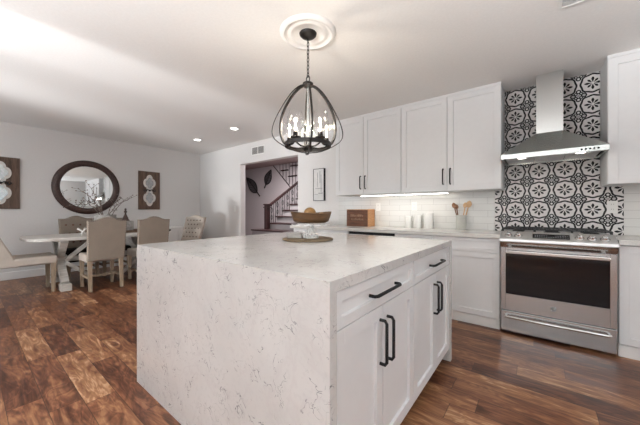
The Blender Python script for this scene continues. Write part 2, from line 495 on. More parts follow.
# ------------------------------------------------------------------ cabinets
def shaker(mb, face, u0, u1, z0, z1, out, rail=.058, th=.020, rec=.013):
    """shaker front; face 'y' looks toward -y with back plane at out, 'x' looks toward +x"""
    def bx(a0, a1, c0, c1, d0, d1, bev=.0008):
        if face == 'y': mb.box(a0, a1, out-d1, out-d0, c0, c1, bev)
        else: mb.box(out+d0, out+d1, a0, a1, c0, c1, bev)
    bx(u0, u0+rail, z0, z1, 0, th); bx(u1-rail, u1, z0, z1, 0, th)
    bx(u0+rail, u1-rail, z0, z0+rail, 0, th); bx(u0+rail, u1-rail, z1-rail, z1, 0, th)
    bx(u0+rail-.002, u1-rail+.002, z0+rail-.002, z1-rail+.002, .001, th-rec, 0)
    return mb
def pull(face, u, z, L, out, vert=True):
    """black bar pull with bent feet, on plane out"""
    mb = MB(); pts = []
    st = .032
    prof = [(-L/2, 0), (-L/2, st*.75), (-L/2+.012, st), (L/2-.012, st), (L/2, st*.75), (L/2, 0)]
    for s, d in prof:
        uu, zz = (u, z+s) if vert else (u+s, z)
        pts.append((uu, out-d, zz) if face == 'y' else (out+d, uu, zz))
    mb.tube(pts, .0072, 8)
    return mb
GAP = .0026
# wall cabinets
def wall_cabinet(x0, x1, splits, handles, label, z0=1.372):
    r = thing('wall_cabinet', ((x0+x1)/2, W-.17, z0), label, 'cabinet', None)
    yb = 3.452
    b = MB(); b.box(x0, x1, yb+.001, W-.013, z0, ZK-.001)
    b.box(x0, x1, yb-.019, yb+.001, ZK-.028, ZK-.001); b.build('body', 'cabinet', r)
    xs = [x0]+splits+[x1]
    for i in range(len(xs)-1):
        b = MB(); shaker(b, 'y', xs[i]+GAP, xs[i+1]-GAP, z0+.002, ZK-.031, yb, rail=.062)
        d = b.build('door', 'cabinet', r)
        if i < len(handles) and handles[i] is not None:
            hx = handles[i]; pull('y', hx, z0+.165, .175, yb-.019).build('handle', 'black', d)
    return r
wall_cabinet(-2.385, -1.372, [-1.915], [-1.915-.040, -1.915+.035], 'white two-door wall cabinet nearest the narrow black-edged picture')
wall_cabinet(-1.370, -.297, [-.822], [-.822-.042, -.822+.036], 'white two-door wall cabinet directly left of the range hood')
wall_cabinet(.478, 1.45, [.96], [.96-.04, .96+.04], 'white wall cabinet right of the range hood, cut by frame edge')
wall_cabinet(1.452, 2.5, [1.97], [1.97-.04, 1.97+.04], 'white wall cabinet far right beyond the frame edge')

# base cabinets
YB = 3.17
def base_cabinet(x0, x1, fronts, label, toe=True, fillx=None):
    r = thing('base_cabinet', ((x0+x1)/2, (YB+W)/2, 0), label, 'cabinet')
    b = MB(); b.box(x0, x1, YB+.001, W-.013, .10, .874); b.build('body', 'cabinet', r)
    b = MB(); b.box(x0, x1, YB-.004, YB+.05, .0005, .098, .002); b.build('toe_kick', 'trim', r)
    for kind, a0, a1, c0, c1, h in fronts:
        b = MB(); shaker(b, 'y', a0+GAP, a1-GAP, c0, c1, YB, rail=.055 if kind == 'door' else .03)
        d = b.build(kind, 'cabinet', r)
        if h: pull('y', h[0], h[1], h[2], YB-.019, h[3]).build('handle', 'black', d)
    return r
base_cabinet(-.90, -.282, [('drawer', -.90, -.282, .735, .870, None), ('door', -.90, -.282, .104, .731, None)],
             'white base cabinet with one drawer between island end and range')
base_cabinet(-1.335, -.902, [('drawer', -1.335, -.902, .735, .870, None), ('door', -1.335, -.902, .104, .731, None)],
             'white base cabinet behind the far end of the island')
base_cabinet(-3.0, -1.98, [('door', -2.98, -2.49, .104, .870, None), ('door', -2.49, -1.99, .104, .870, None)],
             'white base cabinet at the left end of the counter')
base_cabinet(.500, 1.10, [('door', .500, 1.10, .104, .870, None)], 'white base cabinet right of the range, cut by the frame edge')
base_cabinet(1.102, XR-.005, [('door', 1.102, 1.7, .104, .870, None), ('door', 1.7, 2.35, .104, .87, None), ('door', 2.35, XR-.01, .104, .87, None)],
             'white base cabinets far right beyond the frame')
# dishwasher
r = thing('dishwasher', (-1.657, 3.47, 0), 'white panelled dishwasher with black handle gap under the counter', 'dishwasher')
b = MB(); b.box(-1.976, -1.339, YB+.001, W-.015, .10, .872); b.build('body', 'cabinet', r)
b = MB(); shaker(b, 'y', -1.974, -1.341, .104, .835, YB, rail=.06); b.build('door', 'cabinet', r)
b = MB(); b.box(-1.974, -1.341, YB-.019, YB, .838, .871, .003); b.build('control_strip', 'black', r)
b = MB(); b.box(-1.976, -1.339, YB+.01, YB+.05, .0005, .098); b.build('toe_kick', 'trim', r)
# counters
def counter(x0, x1, label):
    b = MB(); b.box(x0, x1, 3.128, W-.011, .875, .915, .003); return solid('countertop', b, 'counter', label, 'countertop')
counter(-3.04, -.281, 'pale quartz countertop left of the range with crate and canisters')
counter(.498, XR-.002, 'pale quartz countertop right of the range')

# ------------------------------------------------------------------ hood
HX0, HX1, HY = -.288, .470, 3.28
r = thing('range_hood', (.091, 3.53, 1.645), 'stainless steel pyramid range hood with chimney above the range', 'range hood')
CX0, CX1, CY = -.012, .194, 3.50
b = MB(); bm = b.bm
def loft(bm, A, B, cap=(True, True)):
    a = [bm.verts.new(p) for p in A]; c = [bm.verts.new(p) for p in B]
    for i in range(4): bm.faces.new((a[i], a[(i+1) % 4], c[(i+1) % 4], c[i]))
    if cap[0]: bm.faces.new(a[::-1])
    if cap[1]: bm.faces.new(c)
yb = W-.0135
loft(bm, [(HX0, HY, 1.695), (HX1, HY, 1.695), (HX1, yb, 1.695), (HX0, yb, 1.695)],
         [(CX0, CY, 1.905), (CX1, CY, 1.905), (CX1, yb, 1.905), (CX0, yb, 1.905)])
b.build('canopy', 'steelhood', r)
b = MB()
b.box(HX0, HX1, HY, HY+.02, 1.647, 1.6945, .002); b.box(HX0, HX0+.02, HY+.02, yb, 1.647, 1.6945); b.box(HX1-.02, HX1, HY+.02, yb, 1.647, 1.6945)
b.box(HX0+.02, HX1-.02, yb-.02, yb, 1.647, 1.6945)
b.build('rim', 'steelhood', r)
b = MB()
for k in range(3):
    x0 = HX0+.03+k*.2335; b.box(x0, x0+.228, HY+.11, yb-.03, 1.662, 1.672, .003)
    for q in range(9): b.box(x0+.015+q*.0225, x0+.021+q*.0225, HY+.13, yb-.05, 1.659, 1.662)
b.build('filter_panel', 'deck', r)
b = MB(); b.box(HX0+.021, HX1-.021, HY+.021, HY+.108, 1.658, 1.67, .002); b.build('lamp_panel', 'deck', r)
for x in (-.12, .30):
    b = MB(); b.lathe([(0, 0), (.032, 0), (.034, .004), (.034, .006), (0, .006)], (x, HY+.065, 1.6515), 20); b.build('lamp', 'hoodlamp', r)
    l = point('hood_lamp_light', (x, HY+.065, 1.63), .5, (1, .93, .82), .03)
b = MB(); b.box(CX0, CX1, CY, yb, 1.9055, ZK-.0015, .002); b.build('chimney', 'chimney', r)
for k in range(5):
    b = MB(); b.lathe([(0, 0), (.0075, 0), (.0075, .004), (.006, .005), (0, .005)], (0, 0, 0), 12,
                      mat=Matrix.Translation((.30+k*.026, HY+.0005, 1.671)) @ Matrix.Rotation(R(90), 4, 'X')); b.build('button', 'black', r)

# ------------------------------------------------------------------ range
RX0, RX1, RY = -.276, .490, 3.112
r = thing('gas_range', (.107, 3.43, 0), 'stainless steel slide-in gas range with black oven window', 'range')
b = MB(); b.box(RX0, RX1, RY+.045, W-.02, .02, .885); b.box(RX0+.03, RX0+.08, RY+.1, RY+.15, .0005, .02); b.box(RX1-.08, RX1-.03, RY+.1, RY+.15, .0005, .02)
b.box(RX0+.03, RX0+.08, W-.12, W-.07, .0005, .02); b.box(RX1-.08, RX1-.03, W-.12, W-.07, .0005, .02)
b.build('body', 'steel', r)
# cooktop with sloped front control deck (side profile in y,z)
def yz_prism(mb, pts, x0, x1):
    a = [mb.bm.verts.new((x0, p[0], p[1])) for p in pts]; c = [mb.bm.verts.new((x1, p[0], p[1])) for p in pts]
    n = len(pts); mb.bm.faces.new(a); mb.bm.faces.new(c[::-1])
    for i in range(n): mb.bm.faces.new((a[i], c[i], c[(i+1) % n], a[(i+1) % n]))
    return mb
b = MB(); yz_prism(b, [(RY-.020, .862), (RY-.016, .882), (RY+.115, .947), (RY+.122, .947), (RY+.126, .934), (W-.02, .934), (W-.02, .886), (RY-.012, .856)], RX0-.004, RX1+.004)
b.build('cooktop', 'deck', r)
b = MB(); yz_prism(b, [(RY-.019, .8555), (RY+.044, .884), (RY+.044, .805), (RY+.004, .805), (RY-.008, .83)], RX0, RX1)
b.build('front_fascia', 'steel', r)
slope = math.atan2(.947-.882, .131)
def on_deck(x, t, h=0.):
    """point on sloped deck, t 0..1 front to back"""
    y = RY-.016+.131*t; z = .882+.065*t
    return Vector((x, y-sin(slope)*h, z+cos(slope)*h))
RM = Matrix.Rotation(slope, 4, 'X')
for x in (-.215, -.140, .275, .350, .425):
    b = MB()
    b.lathe([(0, 0), (.026, 0), (.027, .004), (.022, .008), (.019, .026), (.016, .030), (0, .030)], (0, 0, 0), 20, mat=Matrix.Translation(on_deck(x, .42, .0005)) @ RM)
    b.box(-.003, .003, -.019, .019, .028, .036, .001, mat=Matrix.Translation(on_deck(x, .45, .0)) @ RM @ Matrix.Rotation(.5, 4, 'Z'))
    k = b.build('knob', 'steelbright', r)
    b = MB(); b.lathe([(.0275, 0), (.030, 0), (.030, .003), (.0275, .003)], (0, 0, 0), 20, closed=True, mat=Matrix.Translation(on_deck(x, .45, .0004)) @ RM); b.build('knob_ring', 'grate', k)
b = MB(); b.box(-.035, .215, -.036, .036, .0003, .003, .001, mat=Matrix.Translation(on_deck(0, .5, 0)) @ RM)
d = b.build('control_display', 'darkglass', r)
M['dots'] = simple('panel_print', (.55, .56, .58), .5)
b = MB()
for i in range(15):
    for j in range(2):
        if 6 <= i <= 8 and j == 1: continue
        x = -.02+i*.0157
        b.box(x, x+.008, -.020+j*.026, -.014+j*.026, .003, .0034, mat=Matrix.Translation(on_deck(0, .5, 0)) @ RM)
b.build('touch_marks', 'dots', d)
# burners, grates
for x, y, rad in ((-.15, 3.33, .045), (-.15, 3.58, .035), (.107, 3.45, .05), (.365, 3.33, .05), (.365, 3.58, .035)):
    b = MB(); b.lathe([(0, 0), (rad+.012, 0), (rad+.012, .006), (rad, .008), (rad, .016), (rad-.006, .019), (0, .019)], (x, y, .9345), 20); b.build('burner', 'grate', r)
for x0, x1 in ((-.265, -.025), (-.018, .232), (.239, .479)):
    b = MB(); y0, y1 = 3.245, 3.715; h0, h1 = .944, .957
    for x in (x0, x1): b.tube([(x, y0, 0.9650), (x, y0+.03, 0.9670), (x, y1, 0.9670)], .0065, 6)
    for y in (y0, (y0+y1)/2, y1): b.tube([(x0, y, 0.9665), (x1, y, 0.9665)], .0065, 6)
    for k in (1, 2, 3): 
        x = x0+(x1-x0)*k/4
        for ya, yb2 in ((y0, y0+.16), (y0+.20, y1-.17), (y1-.13, y1)): b.tube([(x, ya, 0.9680), (x, yb2, 0.9680)], .0055, 6)
    for x in (x0, x1):
        for y in (y0+.01, y1): b.tube([(x, y, .9345), (x, y, .966)], .0065, 6)
    b.build('grate', 'grate', r)
# oven door
b = MB()
x0, x1 = RX0+.002, RX1-.002; z0, z1 = .222, .800; wx0, wx1, wz0, wz1 = x0+.040, x1-.040, .372, .748
b.box(x0, wx0, RY, RY+.043, z0, z1, .002); b.box(wx1, x1, RY, RY+.043, z0, z1, .002)
b.box(wx0, wx1, RY, RY+.043, z0, wz0, .001); b.box(wx0, wx1, RY, RY+.043, wz1, z1, .001)
d = b.build('oven_door', 'steel', r)
b = MB(); b.box(wx0+.0005, wx1-.0005, RY+.003, RY+.04, wz0+.0005, wz1-.0005); b.build('oven_window', 'darkglass', d)
b = MB()
b.box(RX0+.045, RX1-.045, RY-.055, RY-.038, .752, .780, .005, 2)
for x in (RX0+.06, RX1-.085): b.box(x, x+.025, RY-.040, RY+.001, .757, .775, .002)
b.build('oven_handle', 'steelbright', d)
# round script badge
M['ventdark2'] = simple('badge_grey', (.10, .10, .105), .4)
b = MB(); MX = Matrix.Translation((.107, RY-.0003, .297)) @ Matrix.Rotation(R(90), 4, 'X')
b.lathe([(0, 0), (.021, 0), (.021, .002), (0, .002)], (0, 0, 0), 24, mat=MX); bd = b.build('badge', 'ventdark2', d)
b = MB(); cx, cz, yy = .107, .297, RY-.0033
b.tube([(cx+.018*cos(a), yy, cz+.018*sin(a)) for a in [2*pi*k/24 for k in range(24)]], .0014, 6, True)
b.tube([(cx-.001+.006*cos(a)-.004, yy, cz+.0065*sin(a)+.001) for a in [pi*.25+k*pi/8 for k in range(13)]]+[(cx-.0005, yy, cz-.001), (cx-.0045, yy, cz-.001)], .0011, 5)
b.tube([(cx+.0025, yy, cz+.0005), (cx+.0095, yy, cz+.001)]+[(cx+.006+.0042*cos(a), yy, cz+.0015+.006*sin(a)) for a in [k*pi/7 for k in range(0, 13)]], .0011, 5)
b.build('badge_lettering', 'steelbright', bd)
# drawer
b = MB(); b.box(x0, x1, RY, RY+.043, .028, .214, .003); d = b.build('storage_drawer', 'steel', r)
b = MB()
pts = [(RX0+.045, RY-.002, .168), (RX0+.045, RY-.030, .170), (RX0+.06, RY-.044, .170), (.107, RY-.050, .170), (RX1-.06, RY-.044, .170), (RX1-.045, RY-.030, .170), (RX1-.045, RY-.002, .168)]
b.tube(pts, .011, 10); b.build('drawer_handle', 'steelbright', d)
b = MB(); b.box(RX0+.01, RX1-.01, RY+.045, RY+.07, .0205, .03); b.build('kick_shade', 'shadowgap', r)  # dark strip drawn for the shade under the drawer

# ------------------------------------------------------------------ island
IX0, IX1, IY0, IY1 = -2.114, -.5185, .714, 2.306
r = thing('kitchen_island', ((IX0+IX1)/2, (IY0+IY1)/2, 0), 'large square white kitchen island with veined quartz waterfall sides', 'kitchen island')
b = MB(); b.box(IX0, IX1, IY0, IY1, .875, .915); b.build('countertop', 'quartz', r)
b = MB(); b.box(IX0, IX1, IY0, IY0+.040, .0005, .8749); b.build('waterfall_panel', 'quartz', r)
b = MB(); b.box(IX0, IX1, IY1-.040, IY1, .0005, .8749); b.build('waterfall_panel', 'quartz', r)
FXI = IX1-.030
b = MB(); b.box(IX0+.30, FXI, IY0+.0405, IY1-.0405, .095, .874); b.build('body', 'cabinet', r)
b = MB(); b.box(IX0+.33, FXI-.07, IY0+.0405, IY1-.0405, .0005, .0945); b.build('toe_kick', 'shadowgap', r)
YM = 1.497
def front(kind, u0, u1, z0, z1, h, rail=.055):
    b = MB(); shaker(b, 'x', u0+GAP, u1-GAP, z0, z1, FXI+.001, rail=rail)
    d = b.build(kind, 'cabinet', r)
    pull('x', h[0], h[1], h[2], FXI+.020, h[3]).build('handle', 'black', d)
ya, yz = IY0+.043, IY1-.043
front('drawer', ya, YM, .738, .870, (1.122, .802, .25, False), .038)
front('drawer', YM, yz, .738, .870, (1.905, .802, .25, False), .038)
ym1 = 1.118; ym2 = (YM+yz)/2+.02
front('door', ya, ym1, .098, .734, (ym1-.028, .585, .185, True))
front('door', ym1, YM, .098, .734, (ym1+.042, .580, .185, True))
front('door', YM, ym2, .098, .734, (ym2-.035, .575, .185, True))
front('door', ym2, yz, .098, .734, (ym2+.040, .575, .185, True))

# ------------------------------------------------------------------ things on the island
tc = Vector((-1.418, 1.660))
b = MB(); b.lathe([(0, 0), (.192, 0), (.198, .004), (.198, .010), (.190, .013), (0, .012)], (tc.x, tc.y, .9155), 40)
solid('round_tray', b, 'woven', 'flat round woven tray on the island under the cake stand', 'tray')
ZT = .9155+.0135
sc = Vector((-1.398, 1.672))
r = thing('cake_stand', (sc.x, sc.y, ZT), 'white openwork cake stand holding the wooden bowl', 'cake stand')
b = MB()
nb = 9
def foot_r(t): return .060-.040*t**.75
for k in range(nb):
    a0 = 2*pi*k/nb
    for sgn in (1, -1):
        b.tube([(sc.x+foot_r(t)*cos(a0+sgn*t*1.2), sc.y+foot_r(t)*sin(a0+sgn*t*1.2), ZT+.008+.088*t) for t in [i/8 for i in range(9)]], .0042, 6)
for t in (0, .38, .72, 1):
    b.tube([(sc.x+foot_r(t)*cos(2*pi*k/24), sc.y+foot_r(t)*sin(2*pi*k/24), ZT+.006+.09*t) for k in range(24)], .0055, 6, True)
b.build('pedestal', 'white', r)
b = MB(); b.lathe([(0, 0), (.024, 0), (.026, .008), (.150, .012), (.156, .018), (.152, .020), (0, .018)], (sc.x, sc.y, ZT+.0985), 36); b.build('plate', 'glass', r)
b = MB()
b.tube([(sc.x+.150*cos(2*pi*k/72), sc.y+.150*sin(2*pi*k/72), ZT+.106) for k in range(72)], [.0028+.0014*cos(k*pi/3) for k in range(72)], 6, True)
b.build('beaded_rim', 'white', r)
# dough bowl, oval, uneven rim
bz = ZT+.0985+.0205
bm_ = MB(); seg = 40
yaw = R(38)
prof_o = [(.0, .0), (.70, .0), (.85, .012), (.94, .040), (1.0, .078)]
prof_i = [(.965, .080), (.90, .045), (.78, .024), (.5, .014), (.0, .012)]
rings = []
for rr, zz in prof_o+prof_i:
    if rr == 0: rings.append([bm_.bm.verts.new((sc.x, sc.y, bz+zz))]); continue
    g = []
    for k in range(seg):
        a = 2*pi*k/seg; wob = 1+.02*sin(3*a+1)*rr
        lx, ly = .160*rr*cos(a)*wob, .115*rr*sin(a)*wob
        dz = (.006*sin(2*a+.5)+.005*abs(cos(a))**6)*(rr if zz > .03 else 0)
        g.append(bm_.bm.verts.new((sc.x+lx*cos(yaw)-ly*sin(yaw), sc.y+lx*sin(yaw)+ly*cos(yaw), bz+zz+dz)))
    rings.append(g)
for i in range(len(rings)-1):
    A, B = rings[i], rings[i+1]
    for k in range(seg):
        k2 = (k+1) % seg
        if len(A) == 1: f = bm_.bm.faces.new((A[0], B[k2], B[k]))
        elif len(B) == 1: f = bm_.bm.faces.new((A[k], A[k2], B[0]))
        else: f = bm_.bm.faces.new((A[k], A[k2], B[k2], B[k]))
        f.smooth = True
solid('dough_bowl', bm_, 'bowlwood', 'oval carved brown wooden bowl on the white cake stand', 'bowl')
b = MB()
bc = Vector((sc.x-.005, sc.y-.005, bz+.0135+.058))
b.sphere(bc, .049, u=24, v=16)
o = solid('decorative_ball', b, 'ballwood', 'honey coloured wooden ball in the oval bowl', 'ball')
b = MB(); b.sphere((sc.x+.085*cos(yaw), sc.y+.085*sin(yaw), bz+.0175+.033), .031, u=20, v=14)
solid('decorative_ball', b, 'ballwood', 'small wooden ball low in the bowl, right of the big one', 'ball')
b = MB(); mt = Matrix.Translation((-1.492, 1.592, 0)) @ Matrix.Rotation(R(30), 4, 'Z')
b.box(-.058, .058, -.022, .022, ZT, ZT+.042, .004, 2, mat=mt)
solid('stone_block', b, 'greybox', 'small grey rectangular block on the round tray', 'block')

# ------------------------------------------------------------------ things on the counter
CZ = .9155
# crate
r = thing('wooden_crate', (-2.09, 3.65, CZ), 'small brown wooden crate with faded pale lettering on the counter', 'crate')
x0, x1, y0, y1 = -2.270, -1.898, 3.560, 3.745; zt = CZ+.250
b = MB(); b.box(x0, x1-.018, y0, y0+.014, CZ+.0, zt-.012, .001); b.build('front_board', 'cratefront', r)
b = MB(); b.box(x0, x1-.018, y1-.014, y1, CZ, zt-.012, .001); b.build('back_board', 'cratefront', r)
b = MB(); b.box(x1-.0175, x1, y0-.001, y1+.001, CZ, zt, .001); b.build('end_board', 'crateside', r)
b = MB(); b.box(x0+.0005, x0+.018, y0+.0145, y1-.0145, CZ, zt, .001); b.build('end_board', 'cratefront', r)
b = MB(); b.box(x0+.0185, x1-.018, y0+.0145, y1-.0145, CZ, CZ+.012); b.build('bottom_board', 'cratefront', r)
b = MB(); b.box(x0, x1-.018, y0-.002, y1+.002, zt-.011, zt-.001, .001); b.build('lid', 'crateside', r)
M['print'] = simple('faded_cream_print', (.42, .28, .19), .8, var=.2, scale=80)
b = MB(); rnd = random.Random(3)
for line, (zc, xa, xb) in enumerate(((CZ+.150, x0+.07, x1-.10), (CZ+.098, x0+.085, x1-.085))):
    x = xa
    while x < xb:
        wdt = rnd.uniform(.013, .022); h = rnd.choice((.024, .024, .034))
        pts = [(x+wdt*s, y0-.0012, zc-.009+h*q) for s, q in ((0, 0), (.15, .8), (.45, 1), (.7, .55), (.45, .1), (.85, 0))]
        b.tube(pts, .0022, 5); x += wdt+.005
b.build('faded_lettering', 'print', r)
# canisters
can_specs = [(-1.372, 3.685, .042, .160, 'shortest white lidded canister, leftmost of the three'), (-1.247, 3.685, .048, .180, 'middle white lidded canister on the counter'),
             (-1.110, 3.69, .057, .205, 'largest white lidded canister, rightmost of the three')]
for x, y, rad, h, lab in can_specs:
    r = thing('canister', (x, y, CZ), lab, 'canister', 'white canisters on the counter')
    b = MB(); b.lathe([(0, 0), (rad*.94, 0), (rad, .006), (rad, h*.83), (rad*.98, h*.85), (0, h*.85)], (x, y, CZ), 28); b.build('jar', 'white', r)
    b = MB(); b.lathe([(0, 0), (rad*1.05, 0), (rad*1.06, .004), (rad*1.06, h*.10), (rad*.98, h*.135), (rad*.2, h*.14), (0, h*.14)], (x, y, CZ+h*.8505), 28); b.build('lid', 'white', r)
# utensil crock with spoons
kx, ky = -.722, 3.675
b = MB(); b.lathe([(0, 0), (.050, 0), (.053, .004), (.056, .163), (.059, .171), (.055, .175), (.050, .165), (.047, .012), (0, .012)], (kx, ky, CZ), 28)
solid('utensil_crock', b, 'crock', 'pale stoneware crock of wooden spoons near the range', 'crock')
def spoon(dx, dy, L, bw, mat, label, tilt_x, tilt_y, fork=False):
    mb = MB(); base = Vector((kx+dx*.3, ky+dy*.3, CZ+.0145)); d = Vector((tilt_x, tilt_y, 1)).normalized()
    tip = base+d*L
    hl = L-bw*2.6
    mb.tube([base, base+d*hl*.5, base+d*hl], [.0055, .006, .007], 8)
    ax = Vector((1, 0, 0)).cross(d); side = d.cross(ax).normalized() if ax.length else Vector((1, 0, 0))
    rings = []
    n = 10
    for i in range(n+1):
        t = i/n; wv = bw*(sin(pi*min(1, .08+t*.92))**.6) if t < 1 else .004
        c = base+d*(hl-.004+(L-hl)*t); nrm = d.cross(side).normalized()
        rings.append([mb.bm.verts.new(c+side*wv*cos(q)+nrm*(.006*sin(q)+.006*(1-cos(pi*t*2))*.5)) for q in [2*pi*k/10 for k in range(10)]])
    for i in range(n):
        for k in range(10):
            f = mb.bm.faces.new((rings[i][k], rings[i][(k+1) % 10], rings[i+1][(k+1) % 10], rings[i+1][k])); f.smooth = True
    mb.bm.faces.new(rings[0][::-1]); mb.bm.faces.new(rings[-1])
    return solid('wooden_spoon', mb, mat, label, 'spoon', 'wooden spoons in the crock')
spoon(-.03, .0, .325, .025, 'spoondark', 'dark wooden spoon leaning left in the crock', -.26, .02)
spoon(-.05, .06, .30, .022, 'spoondark', 'second dark wooden spoon, behind the leftmost one', -.17, .08)
spoon(.05, .0, .345, .031, 'spoonlight', 'pale wooden spoon with big bowl leaning right', .23, .02)
spoon(.02, -.05, .32, .024, 'spoonlight', 'slim pale wooden spoon leaning right toward the viewer', .16, -.08)
# outlets and switch
def plate(name, x, z, y, wd, h, label, cat, slots=True):
    r = thing(name, (x, y, z-h/2), label, cat)
    b = MB(); b.box(x-wd/2, x+wd/2, y-.006, y-.0006, z-h/2, z+h/2, .0015); b.build('cover_plate', 'plastic', r)
    if slots:
        for dz in (-.024, .024):
            b = MB(); b.box(x-.016, x+.016, y-.0085, y-.0062, z+dz-.014, z+dz+.014, .0008); s = b.build('socket', 'plastic', r)
            b = MB(); b.box(x-.008, x-.006, y-.009, y-.0086, z+dz-.004, z+dz+.006); b.box(x+.006, x+.008, y-.009, y-.0086, z+dz-.004, z+dz+.006); b.build('slots', 'outlet_dark', s)
    else:
        b = MB(); b.box(x-.016, x+.016, y-.010, y-.0062, z-.032, z+.032, .0015); b.build('rocker', 'plastic', r)
plate('wall_outlet', .556, 1.178, W-.0122, .072, .116, 'white outlet on the patterned tile right of the range', 'outlet')
plate('wall_outlet', -1.852, 1.199, W-.0102, .072, .116, 'white outlet on subway tile beside the wooden crate', 'outlet')
plate('wall_outlet', -1.318, 1.205, W-.0102, .072, .116, 'white plate on subway tile above the canisters', 'outlet')  # white plate drawn at a pale spot on the tile
plate('light_switch', -5.394, 1.185, W, .075, .12, 'white light switch left of the stair opening', 'switch', False)
# under-cabinet light
r = thing('under_cabinet_light', (-1.41, 3.52, 1.345), 'glowing white light strip under the left wall cabinets', 'light')
b = MB(); b.box(-1.995, -.826, 3.49, 3.535, 1.352, 1.3715, .002); b.build('housing', 'plastic', r)
b = MB(); b.box(-1.99, -.831, 3.4895, 3.532, 1.3465, 1.3515, .001); b.build('diffuser', 'led', r)
area('under_cabinet_glow', (-1.41, 3.53, 1.34), (R(20), 0, 0), 1.15, .04, 1.6, (1, .93, .84))

# ------------------------------------------------------------------ pendant
PC = Vector((-1.37, 1.606))
b = MB(); b.lathe([(.0, -.003), (.105, -.003), (.118, -.011), (.136, -.012), (.148, -.006), (.166, -.007), (.180, -.018), (.196, -.017), (.207, -.008), (.214, -.0005)], (PC.x, PC.y, ZK), 48)
solid('ceiling_medallion', b, 'ceiling', 'round moulded white medallion on the ceiling above the pendant', 'ceiling medallion')
r = thing('pendant_chandelier', (PC.x, PC.y, 1.58), 'dark bronze caged pendant light with five glass shades over the island', 'pendant light')
b = MB(); b.lathe([(0, 0), (.012, 0), (.014, -.0), (.050, .012), (.064, .026), (.066, .034), (0, .034)], (PC.x, PC.y, ZK-.036-.017+.0145), 32)
b.build('canopy', 'bronze', r)
b = MB(); ztop = ZK-.042; zb = 2.155; nl = 10; ll = (ztop-zb)/nl
for k in range(nl):
    zc = ztop-(k+.5)*ll; a = 0 if k % 2 else pi/2
    b.tube([(PC.x+.0085*cos(q)*cos(a), PC.y+.0085*cos(q)*sin(a), zc+ll*.62*sin(q)) for q in [2*pi*i/12 for i in range(12)]], .0030, 6, True)
b.build('chain', 'bronze', r)
b = MB(); b.tube([(PC.x+.016*cos(q), PC.y, 2.138+.026*sin(q)) for q in [2*pi*i/16 for i in range(16)]], .004, 6, True); b.build('loop', 'bronze', r)
b = MB(); b.lathe([(0, 0), (.030, 0), (.040, .006), (.040, .028), (.032, .034), (.022, .038), (0, .038)], (PC.x, PC.y, 2.078), 28); b.build('hub', 'bronze', r)
b = MB(); b.tube([(PC.x, PC.y, 1.64), (PC.x, PC.y, 2.078)], .009, 10); b.build('stem', 'steelhood', r)
# a stout inner hoop ending on the ring and a slim outer hoop sweeping under it
def smooth(p, n=2):
    for _ in range(n):
        q = [p[0]]
        for i in range(len(p)-1):
            a, c = Vector(p[i]), Vector(p[i+1]); q += [tuple(a*.75+c*.25), tuple(a*.25+c*.75)]
        p = q+[p[-1]]
    return p
inner = smooth([(.026, 2.090), (.062, 2.074), (.110, 2.025), (.155, 1.955), (.190, 1.880), (.206, 1.81), (.209, 1.755), (.203, 1.705), (.188, 1.668), (.172, 1.645)])
outer = smooth([(.030, 2.096), (.070, 2.082), (.122, 2.035), (.172, 1.96), (.218, 1.88), (.252, 1.81), (.268, 1.755), (.270, 1.71), (.250, 1.672), (.205, 1.640), (.14, 1.606), (.08, 1.586), (0, 1.578)])
ang = R(40.5)
for prof, wd, th, a0, nm in ((inner, .024, .012, ang, 'hoop'), (outer, .014, .005, ang+R(6), 'outer_hoop'), (outer, .014, .005, ang+R(96), 'outer_hoop')):
    b = MB(); dr = Vector((cos(a0), sin(a0), 0)); nr = Vector((-sin(a0), cos(a0), 0))
    if nm == 'hoop':
        for sgn in (1, -1): b.tube([(PC.x+sgn*q*dr.x, PC.y+sgn*q*dr.y, z) for q, z in prof], .0105, 8)
    else:
        dz = .0 if a0 < ang+R(50) else -.006
        for sgn in (1, -1): b.strip([(PC.x+sgn*q*dr.x, PC.y+sgn*q*dr.y, z+dz) for q, z in prof], nr, wd, th)
    b.build(nm, 'bronze', r)
b = MB(); b.lathe([(.167, -.015), (.175, -.015), (.175, .015), (.167, .015)], (PC.x, PC.y, 1.638), 48, closed=True); b.build('ring', 'bronze', r)
b = MB(); b.lathe([(0, -.022), (.020, -.020), (.034, -.008), (.034, .008), (.016, .018), (0, .018)], (PC.x, PC.y, 1.622), 24); b.build('lower_hub', 'bronze', r)
view = math.atan2(PC.y, PC.x)
for k in range(5):
    a = view+2*pi*k/5
    lx, ly = PC.x+.150*cos(a), PC.y+.150*sin(a); zc = 1.652
    b = MB(); b.tube([(PC.x+.02*cos(a), PC.y+.02*sin(a), 1.624), (PC.x+.09*cos(a), PC.y+.09*sin(a), 1.618), (PC.x+.14*cos(a), PC.y+.135*sin(a), 1.630), (lx, ly, 1.650)], .006, 8)
    arm = b.build('arm', 'bronze', r)
    b = MB(); b.lathe([(0, 0), (.022, 0), (.036, .010), (.038, .016), (.020, .018), (.018, .050), (.014, .054), (0, .054)], (lx, ly, zc), 20); b.build('socket_cup', 'bronze', arm)
    b = MB(); b.lathe([(.030, .0185), (.046, .035), (.060, .075), (.064, .115), (.059, .155), (.048, .188), (.044, .203), (.042, .203), (.046, .188), (.057, .155), (.062, .115), (.058, .075), (.044, .036), (.028, .0205)], (lx, ly, zc), 28, closed=True)
    b.build('glass_shade', 'glass', arm)
    b = MB(); b.lathe([(0, .0545), (.006, .055), (.0085, .070), (.009, .088), (.0065, .104), (.003, .112), (0, .115)], (lx, ly, zc), 14); b.build('bulb', 'bulb', arm)
    point('pendant_bulb_light', (lx, ly, zc+.150), 3.2, (1, .88, .72), .012)

